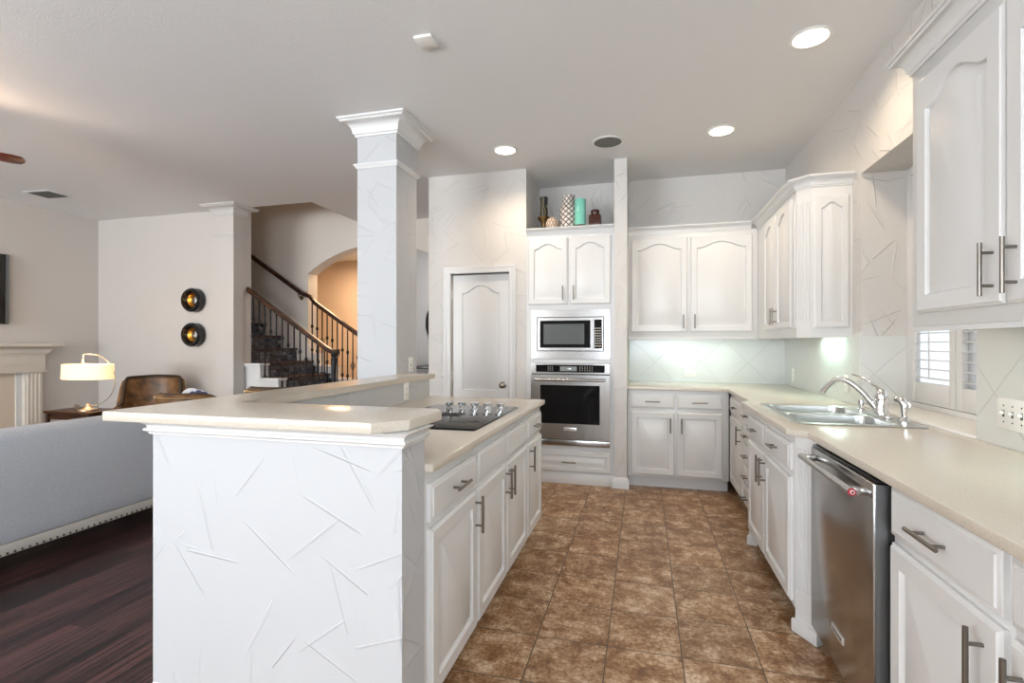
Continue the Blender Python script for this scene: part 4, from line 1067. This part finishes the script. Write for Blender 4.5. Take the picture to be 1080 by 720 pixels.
for k in range(14):
    a = k * 2.4; e = math.acos(1 - 2 * (k + .5) / 14)
    tube(bm, [(0, 0, .03), (.028 * math.sin(e) * math.cos(a), .028 * math.sin(e) * math.sin(a), .03 + .028 * math.cos(e))], [.004, .003], 6)
obj('burst', bm, 'knobmetal', t)

# armchair, wing back with nailhead trim
def armchair(name, label, loc, rz, low=False, group=None):
    t = thing(name, label, 'chair', loc, rz, group); H1 = .84 if low else .93
    # curved shell: plan arc around the back, faces -Y
    def shell(R0, R1, z0, ztop, a0, a1, n=28, rake=.10):
        bm = nb(); outer, inner = [], []
        for i in range(n + 1):
            a = math.radians(a0 + (a1 - a0) * i / n); zt = ztop(i / n); f = .012 * 0
            for lst, R in ((outer, R0), (inner, R1)):
                rk = rake * (zt - z0)
                lst.append([(R * math.cos(a), R * .92 * math.sin(a), z0), ((R + rk * .6) * math.cos(a), (R * .92 + rk * .6) * math.sin(a), (z0 + zt) / 2), ((R + rk) * math.cos(a), (R * .92 + rk) * math.sin(a), zt - .02 if R == R0 else zt - .015), ])
        V = [[bm.verts.new(p) for p in o] + [bm.verts.new(((o[2][0] + q_[2][0]) / 2, (o[2][1] + q_[2][1]) / 2, o[2][2] + .02))] + [bm.verts.new(p) for p in q_[::-1]] for o, q_ in zip(outer, inner)]
        m_ = len(V[0])
        for a_, b_ in zip(V, V[1:]):
            for k in range(m_): bm.faces.new((a_[k], a_[(k + 1) % m_], b_[(k + 1) % m_], b_[k]))
        bm.faces.new(V[0][::-1]); bm.faces.new(V[-1]); return bm
    def zt(u):
        v = abs(2 * u - 1)
        if low: return H1 - .10 * max(0, v - .45) ** 1.5 * 3
        s = min(max((v - .52) / .30, 0), 1); s = s * s * (3 - 2 * s); return H1 - .02 * v - s * .30
    obj('backrest', shell(.37, .30, .30, zt, -12, 192), 'leather', t)
    first = None
    for i in range(64):
        u = (i + .5) / 64; a = math.radians(-12 + 204 * u); z = zt(u); rk = .10 * (z - .30); R = .37 + rk
        if first is None: first = obj('nailhead', lathe(nb(), [(.007, -.003), (.006, .003), (0, .005)], 6), 'brassnail', t); o = first
        else: o = first.copy(); C.objects.link(o); o.parent = t
        o.location = ((R + .002) * math.cos(a), (.37 * .92 + rk + .002) * math.sin(a), z - .028)
    rim = []
    for i in range(49):
        u = i / 48; a = math.radians(-12 + 204 * u); z = zt(u); rk = .10 * (z - .30)
        rim.append(((.31 + rk) * math.cos(a), (.31 * .92 + rk) * math.sin(a), z - .004))
    obj('welt', tube(nb(), rim, .020, 8), 'leather_edge', t)
    obj('seat_cushion', lathe(nb(), [(.26, .30), (.29, .33), (.295, .40), (.27, .44), (0, .45)], 32, (0, -.02, 0)), 'leather', t)
    obj('seat_base', lathe(nb(), [(.30, .18), (.34, .20), (.345, .295), (.30, .2995)], 32, (0, -.0, 0)), 'leather', t)
    for x, y in ((-.22, -.2), (.22, -.2), (-.22, .2), (.22, .2)): obj('leg', cyl(nb(), (x, y, 0), (x * .95, y * .95, .185), .014, .022), 'darkwood', t)
    return t
armchair('armchair', 'brown leather armchair with a curved winged back beside the lamp', (-5.50, 4.50, 0), math.radians(40)).scale = (.84, .84, .98)
armchair('tub_chair', 'low brown tub chair with nailhead rim, just above the bar edge near the pillow', (-4.36, 4.02, 0), math.radians(190), True, 'low tub chairs').scale = (.78, .78, .965)
armchair('tub_chair', 'low brown tub chair with nailhead rim in front of the stairs', (-3.72, 4.60, 0), math.radians(190), True, 'low tub chairs')
bm = nb(); bmesh.ops.create_uvsphere(bm, u_segments=24, v_segments=14, radius=1)
for v in bm.verts:
    x, y, z = v.co; k = lambda c: math.copysign(abs(c) ** .55, c)
    v.co = Vector((k(x) * .18, y * .07, k(z) * .19))
tag(obj('throw_pillow', bm, 'pillow'), 'blue and white patterned throw pillow behind the rim of a low tub chair', 'pillow').location = (-4.47, 4.12, .64)
bpy.data.objects['throw_pillow'].rotation_euler = (-.35, .35, .3)

# lights in other rooms
light('dining_room_lamp', 'AREA', (-4.4, 7.1, 2.70), 38, (1, .66, .38), .5, .5)
light('stairwell_fill', 'AREA', (-4.6, 5.65, 5.2), 4, (1, .66, .42), .8, .6)  # unseen warm light added to lift the stairwell walls
light('partition_fill', 'AREA', (-2.3, 7.2, 2.7), 5, (.95, .95, 1), .5, .5)  # unseen cool light added to brighten the partition beyond the arch
